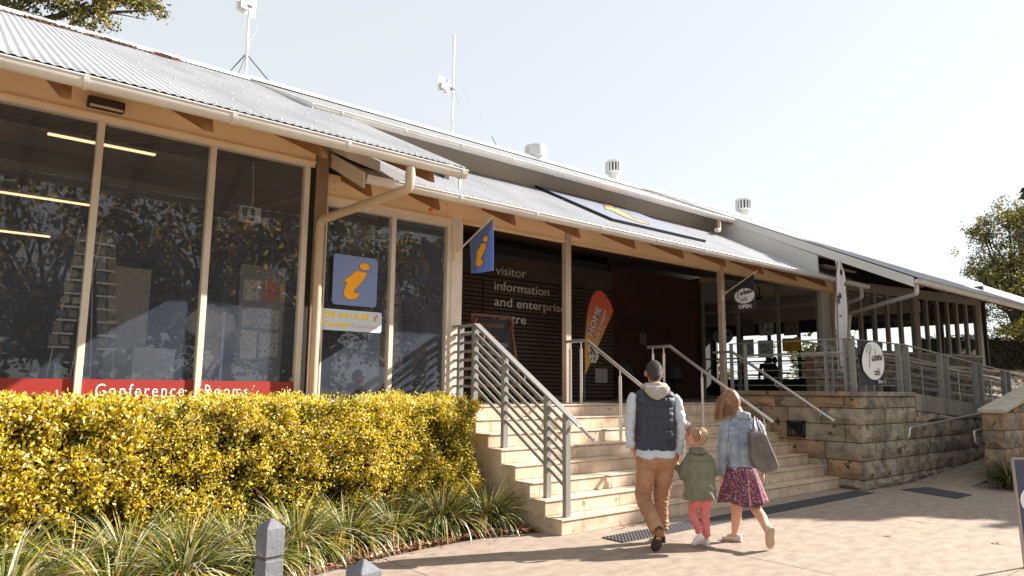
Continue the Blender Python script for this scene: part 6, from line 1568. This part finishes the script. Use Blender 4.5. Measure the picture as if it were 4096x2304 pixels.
# strap leaved clumps
GM = [M('strap_green', srgb(96, 112, 42), .4, transl=.3), M('strap_olive', srgb(162, 158, 70), .4, transl=.3), M('strap_pale', srgb(214, 208, 172), .4, transl=.25), M('strap_gold', srgb(200, 160, 52), .5, transl=.3), M('strap_dark', srgb(52, 62, 34), .5, transl=.2), M('strap_dry', srgb(150, 110, 76), .7)]
def clump(x, y, R, H, n, label, seed, dark=False, grp='strap leaved grass clumps along the hedge'):
    r = random.Random(seed); mb = MB()
    for k in range(n):
        a = r.uniform(0, 2 * math.pi); rb = r.uniform(0, .10) ; d = Vector((math.cos(a), math.sin(a), 0)); s_ = Vector((-d.y, d.x, 0))
        L_ = H * r.uniform(.75, 1.45); lean = r.uniform(.1, 1.0) ** .9; w_ = r.uniform(.006, .0125)
        b = Vector((x, y, 0)) + d * rb; th = .12 + lean * .55; P = []; q = b.copy(); q.z = .02
        seg = 6; curl = (.10 + .32 * lean) * r.uniform(.7, 1.4); side = r.uniform(-.12, .12)
        for i in range(seg + 1):
            P.append(q.copy()); dd = d * math.sin(th) + Vector((0, 0, math.cos(th))) + s_ * side * i * .3; q = q + dd.normalized() * L_ / seg; th += curl
            if q.z < .015: q.z = .015
        tw = r.uniform(-.6, .6); L1 = []; R1 = []
        for i, p_ in enumerate(P):
            wv = w_ * (1.0 if i < 3 else (1 - (i - 2) / (seg - 1.6))) ; wv = max(wv, .0012); sv = (s_ * math.cos(tw * i / seg) + Vector((0, 0, 1)) * math.sin(tw * i / seg)) * wv
            L1.append(p_ + sv); R1.append(p_ - sv)
        u = r.random()
        if dark: mb.mi = 4 if u < .55 else 0 if u < .85 else 5
        else: mb.mi = 0 if u < .30 else 1 if u < .54 else 2 if u < .76 else 3 if u < .81 else 4 if u < .95 else 5
        mb.add(L1 + R1, [(i, i + 1, seg + 2 + i, seg + 1 + i) for i in range(seg)])
    o = mb.build('strap_leaf_clump', GM, origin=(x, y, 0)); tag(o, label, 'ornamental grass', group=grp)
CL_ = [(-.42, .78, 'strap leaved clump nearest to the side of the steps'), (-1.0, .86, 'second strap leaved clump from the steps'), (-1.62, .80, 'strap leaved clump in front of the hedge, third from the steps'),
       (-2.2, .72, 'strap leaved clump in front of the hedge, fourth from the steps'), (-2.75, .62, 'strap leaved clump just right of the grey bollard'), (-3.25, .75, 'strap leaved clump partly hidden by the grey bollard'),
       (-3.7, .55, 'strap leaved clump just left of the grey bollard'), (-4.1, .85, 'strap leaved clump left of the bollard against the hedge'), (-4.55, .6, 'strap leaved clump near the lower left corner'), (-4.95, .9, 'strap leaved clump in the lower left corner against the hedge'),
       (-5.4, .55, 'strap leaved clump cut by the left edge'), (-4.35, .1, 'strap leaved clump in the front row at the lower left'), (-3.85, .2, 'strap leaved clump in the front row, left of the bollard'), (-5.0, .05, 'strap leaved clump in the front row at the left edge'), (-3.2, .28, 'strap leaved clump in the front row behind the bollard')]
for i, (x, y, lab) in enumerate(CL_): clump(x, y, .4, .50 + .06 * math.sin(i * 2.1), 660, lab, 20 + i)
clump(8.55, -1.80, .4, .50, 330, 'dark strap leaved clump at the foot of the far right stone wall', 60, dark=True, grp=None)
clump(9.1, -1.95, .4, .56, 330, 'taller dark strap leaved clump beside the far right wall', 61, dark=True, grp=None)

def tree(name, label, base, clumps, rc, nleaf, ls, mats, wts, trunk_r, seed, cat='tree', group=None, trunktop=None, yl=None):
    r = np.random.default_rng(seed); t = thing(name, label, cat, base, group=group)
    cl = np.array(clumps, float); c0 = cl.mean(0)
    top = Vector(trunktop) if trunktop else Vector((base[0], base[1], c0[2] - .2 * (c0[2])))
    mb = MB(); bv = Vector(base); mid = bv.lerp(top, .5) + Vector((.15, .1, 0)); mb.tube([bv, mid, top], [trunk_r, trunk_r * .8, trunk_r * .6], n=10); mb.build('trunk', m_bark, t)
    mb = MB()
    for c in cl:
        c = Vector(c); s_ = bv.lerp(top, r.uniform(.6, 1)); m1 = s_.lerp(c, .5) + Vector(tuple(r.normal(size=3) * .25)) + Vector((0, 0, .2)); mb.tube([s_, m1, c], [trunk_r * .35, trunk_r * .2, trunk_r * .06], n=6)
        for q in range(5): e = c + Vector(tuple(r.normal(size=3) * rc * .55)); mb.tube([c.lerp(m1, r.uniform(0, .5)), e], [trunk_r * .08, trunk_r * .025], n=4)
    mb.build('branches', m_bark, t, kind='stuff')
    n = nleaf; ci = r.integers(0, len(cl), n); sub = r.normal(size=(len(cl) * 14, 3)) * rc * .5; si = ci * 14 + r.integers(0, 14, n)
    C = cl[ci] + sub[si] + r.normal(size=(n, 3)) * rc * .16
    leafmesh('crown_leaves', C, r.uniform(ls * .7, ls * 1.3, n), mats, r.choice(len(mats), n, p=wts), t, aspect=.6, seed=seed, up_bias=.2, kind='stuff')
    return t
def ellclumps(c, rx, ry, rz, n, seed, shell=.35):
    r = np.random.default_rng(seed); out = []
    while len(out) < n:
        p_ = r.uniform(-1, 1, 3); q = np.linalg.norm(p_)
        if shell < q < 1: out.append((c[0] + p_[0] * rx, c[1] + p_[1] * ry, c[2] + p_[2] * rz))
    return out
TL = [lm('tree_olive', (98, 106, 52)), lm('tree_gold', (160, 134, 62)), lm('tree_dark', (54, 58, 34)), lm('tree_yellow', (214, 190, 60))]
cl1 = ellclumps((-6.6, 15.5, 13.4), 4.6, 3, 2.9, 60, 5) + [(-2.6, 14.2, 11.6), (-2.0, 14, 11.9), (-3.2, 14, 11.2), (-1.9, 14.2, 12.3), (-3.4, 14.2, 12.3), (-2.7, 14.1, 12.9), (-4.2, 14.2, 11.0), (-4.8, 14.2, 11.4)]
tree('spreading_tree', 'olive and gold leaved tree rising behind the roof at the upper left', (-7.5, 16.5, 0), cl1, .72, 70000, .10, TL, [.36, .34, .26, .04], .35, 8)
cl2 = ellclumps((52.5, 8, 9.2), 6.6, 4.0, 5.6, 90, 6)
tree('broad_tree', 'green and yellow tree behind the right end of the cafe roof', (50, 8.5, 0), cl2, 1.15, 60000, .15, TL, [.42, .10, .36, .12], .4, 9)
cl3 = ellclumps((52, 7, 4.9), 6, 1.5, 2.4, 50, 7)
tree('broad_tree', 'yellow flecked shrubby tree below the eave at the right, above the dark hedge', (52, 7.2, 0), cl3, .9, 20000, .19, TL, [.30, .14, .26, .30], .2, 10)
for i, (x, y, z, s_, lab) in enumerate(((40, 17.5, 3.2, 1.9, 'small loose tree seen through the cafe windows'), (60, 40, 3.4, 2.6, 'round distant tree seen through the cafe windows'), (36, 14, 3.2, 1.8, 'pale bush seen low through the right cafe windows'))):
    tree('distant_tree', lab, (x, y, 0), ellclumps((x, y, z), s_, s_, s_ * .9, 26, 30 + i), .7, 6000, .2, TL, [.4, .1, .4, .1], .18, 40 + i)
# trees across the road that the glass mirrors
RL_ = [lm('far_leaf_dark', (66, 66, 34), .4), lm('far_leaf_gold', (236, 186, 60), .6), lm('far_leaf_green', (110, 108, 44), .45)]
for i, (x, y, z, s_) in enumerate(((-2, -22, 5.6, 5.0), (4, -20, 5.8, 5.2), (10, -23, 6.0, 5.4), (16, -21, 5.6, 5.2), (-9, -21, 5.6, 5), (22, -25, 5.8, 5.6))):
    tree('mirrored_tree', 'tree mirrored in the glass, ' + ('behind the first pane mullion', 'in the third left pane', 'in the bay with the square sign', 'in the narrow bay beside the porch', 'in the leftmost pane', 'farthest right in the row')[i], (x, y, 0), ellclumps((x, y, z), s_, s_ * .7, s_ * .95, 70, 50 + i), 1.2, 8500, .30, RL_, [.46, .24, .30], .3, 70 + i, group='trees mirrored in the glass')
# shade tree right of the view
r9 = np.random.default_rng(90); shade_cl = []
while len(shade_cl) < 260:
    u_, z_, s_ = r9.uniform(-.5, 7.6), r9.uniform(3.9, 11.3), r9.uniform(18, 22)
    if abs((u_ - 2.95) / 3.45) ** 8 + abs((z_ - 7.6) / 3.8) ** 6 > 1: continue
    if u_ < -.5 + max(0, z_ - 8.6) * .75: continue
    z_ += (s_ - 20) * .596
    shade_cl.append((.9333 * s_ + .359 * u_, -.359 * s_ + .9333 * u_, z_))
tree('shade_tree', 'large tree outside the right edge that shades the path and the stone walls', (21, -5.5, 0), shade_cl, .62, 80000, .38, TL, [.5, .1, .38, .02], .4, 91)
# clipped dark hedge on the right
h2 = thing('clipped_hedge', 'tall dark green clipped hedge beyond the cafe at the right edge', 'hedge', (32, 4, 0))
box('hedge_core', M('dark_hedge_core', srgb(26, 30, 22), .95), h2, 24.2, 41, 3.3, 5.2, 0, 3.62)
n = 9000; f = rg.random(n); Cx = rg.uniform(24, 41.2, n); Cz = rg.uniform(1.6, 3.7, n); Cy = np.where(f < .7, 3.25, rg.uniform(3.2, 5.2, n)); Cz = np.where(f < .7, Cz, 3.68) + rg.normal(0, .03, n)
leafmesh('hedge_leaves', np.stack([Cx, Cy + rg.normal(0, .03, n), Cz], 1), rg.uniform(.06, .12, n), [lm('dark_hedge_leaf', (30, 36, 24), .1, .8), lm('dark_hedge_leaf_b', (44, 50, 32), .1, .8)], rg.integers(0, 2, n), h2, seed=12, kind='stuff')
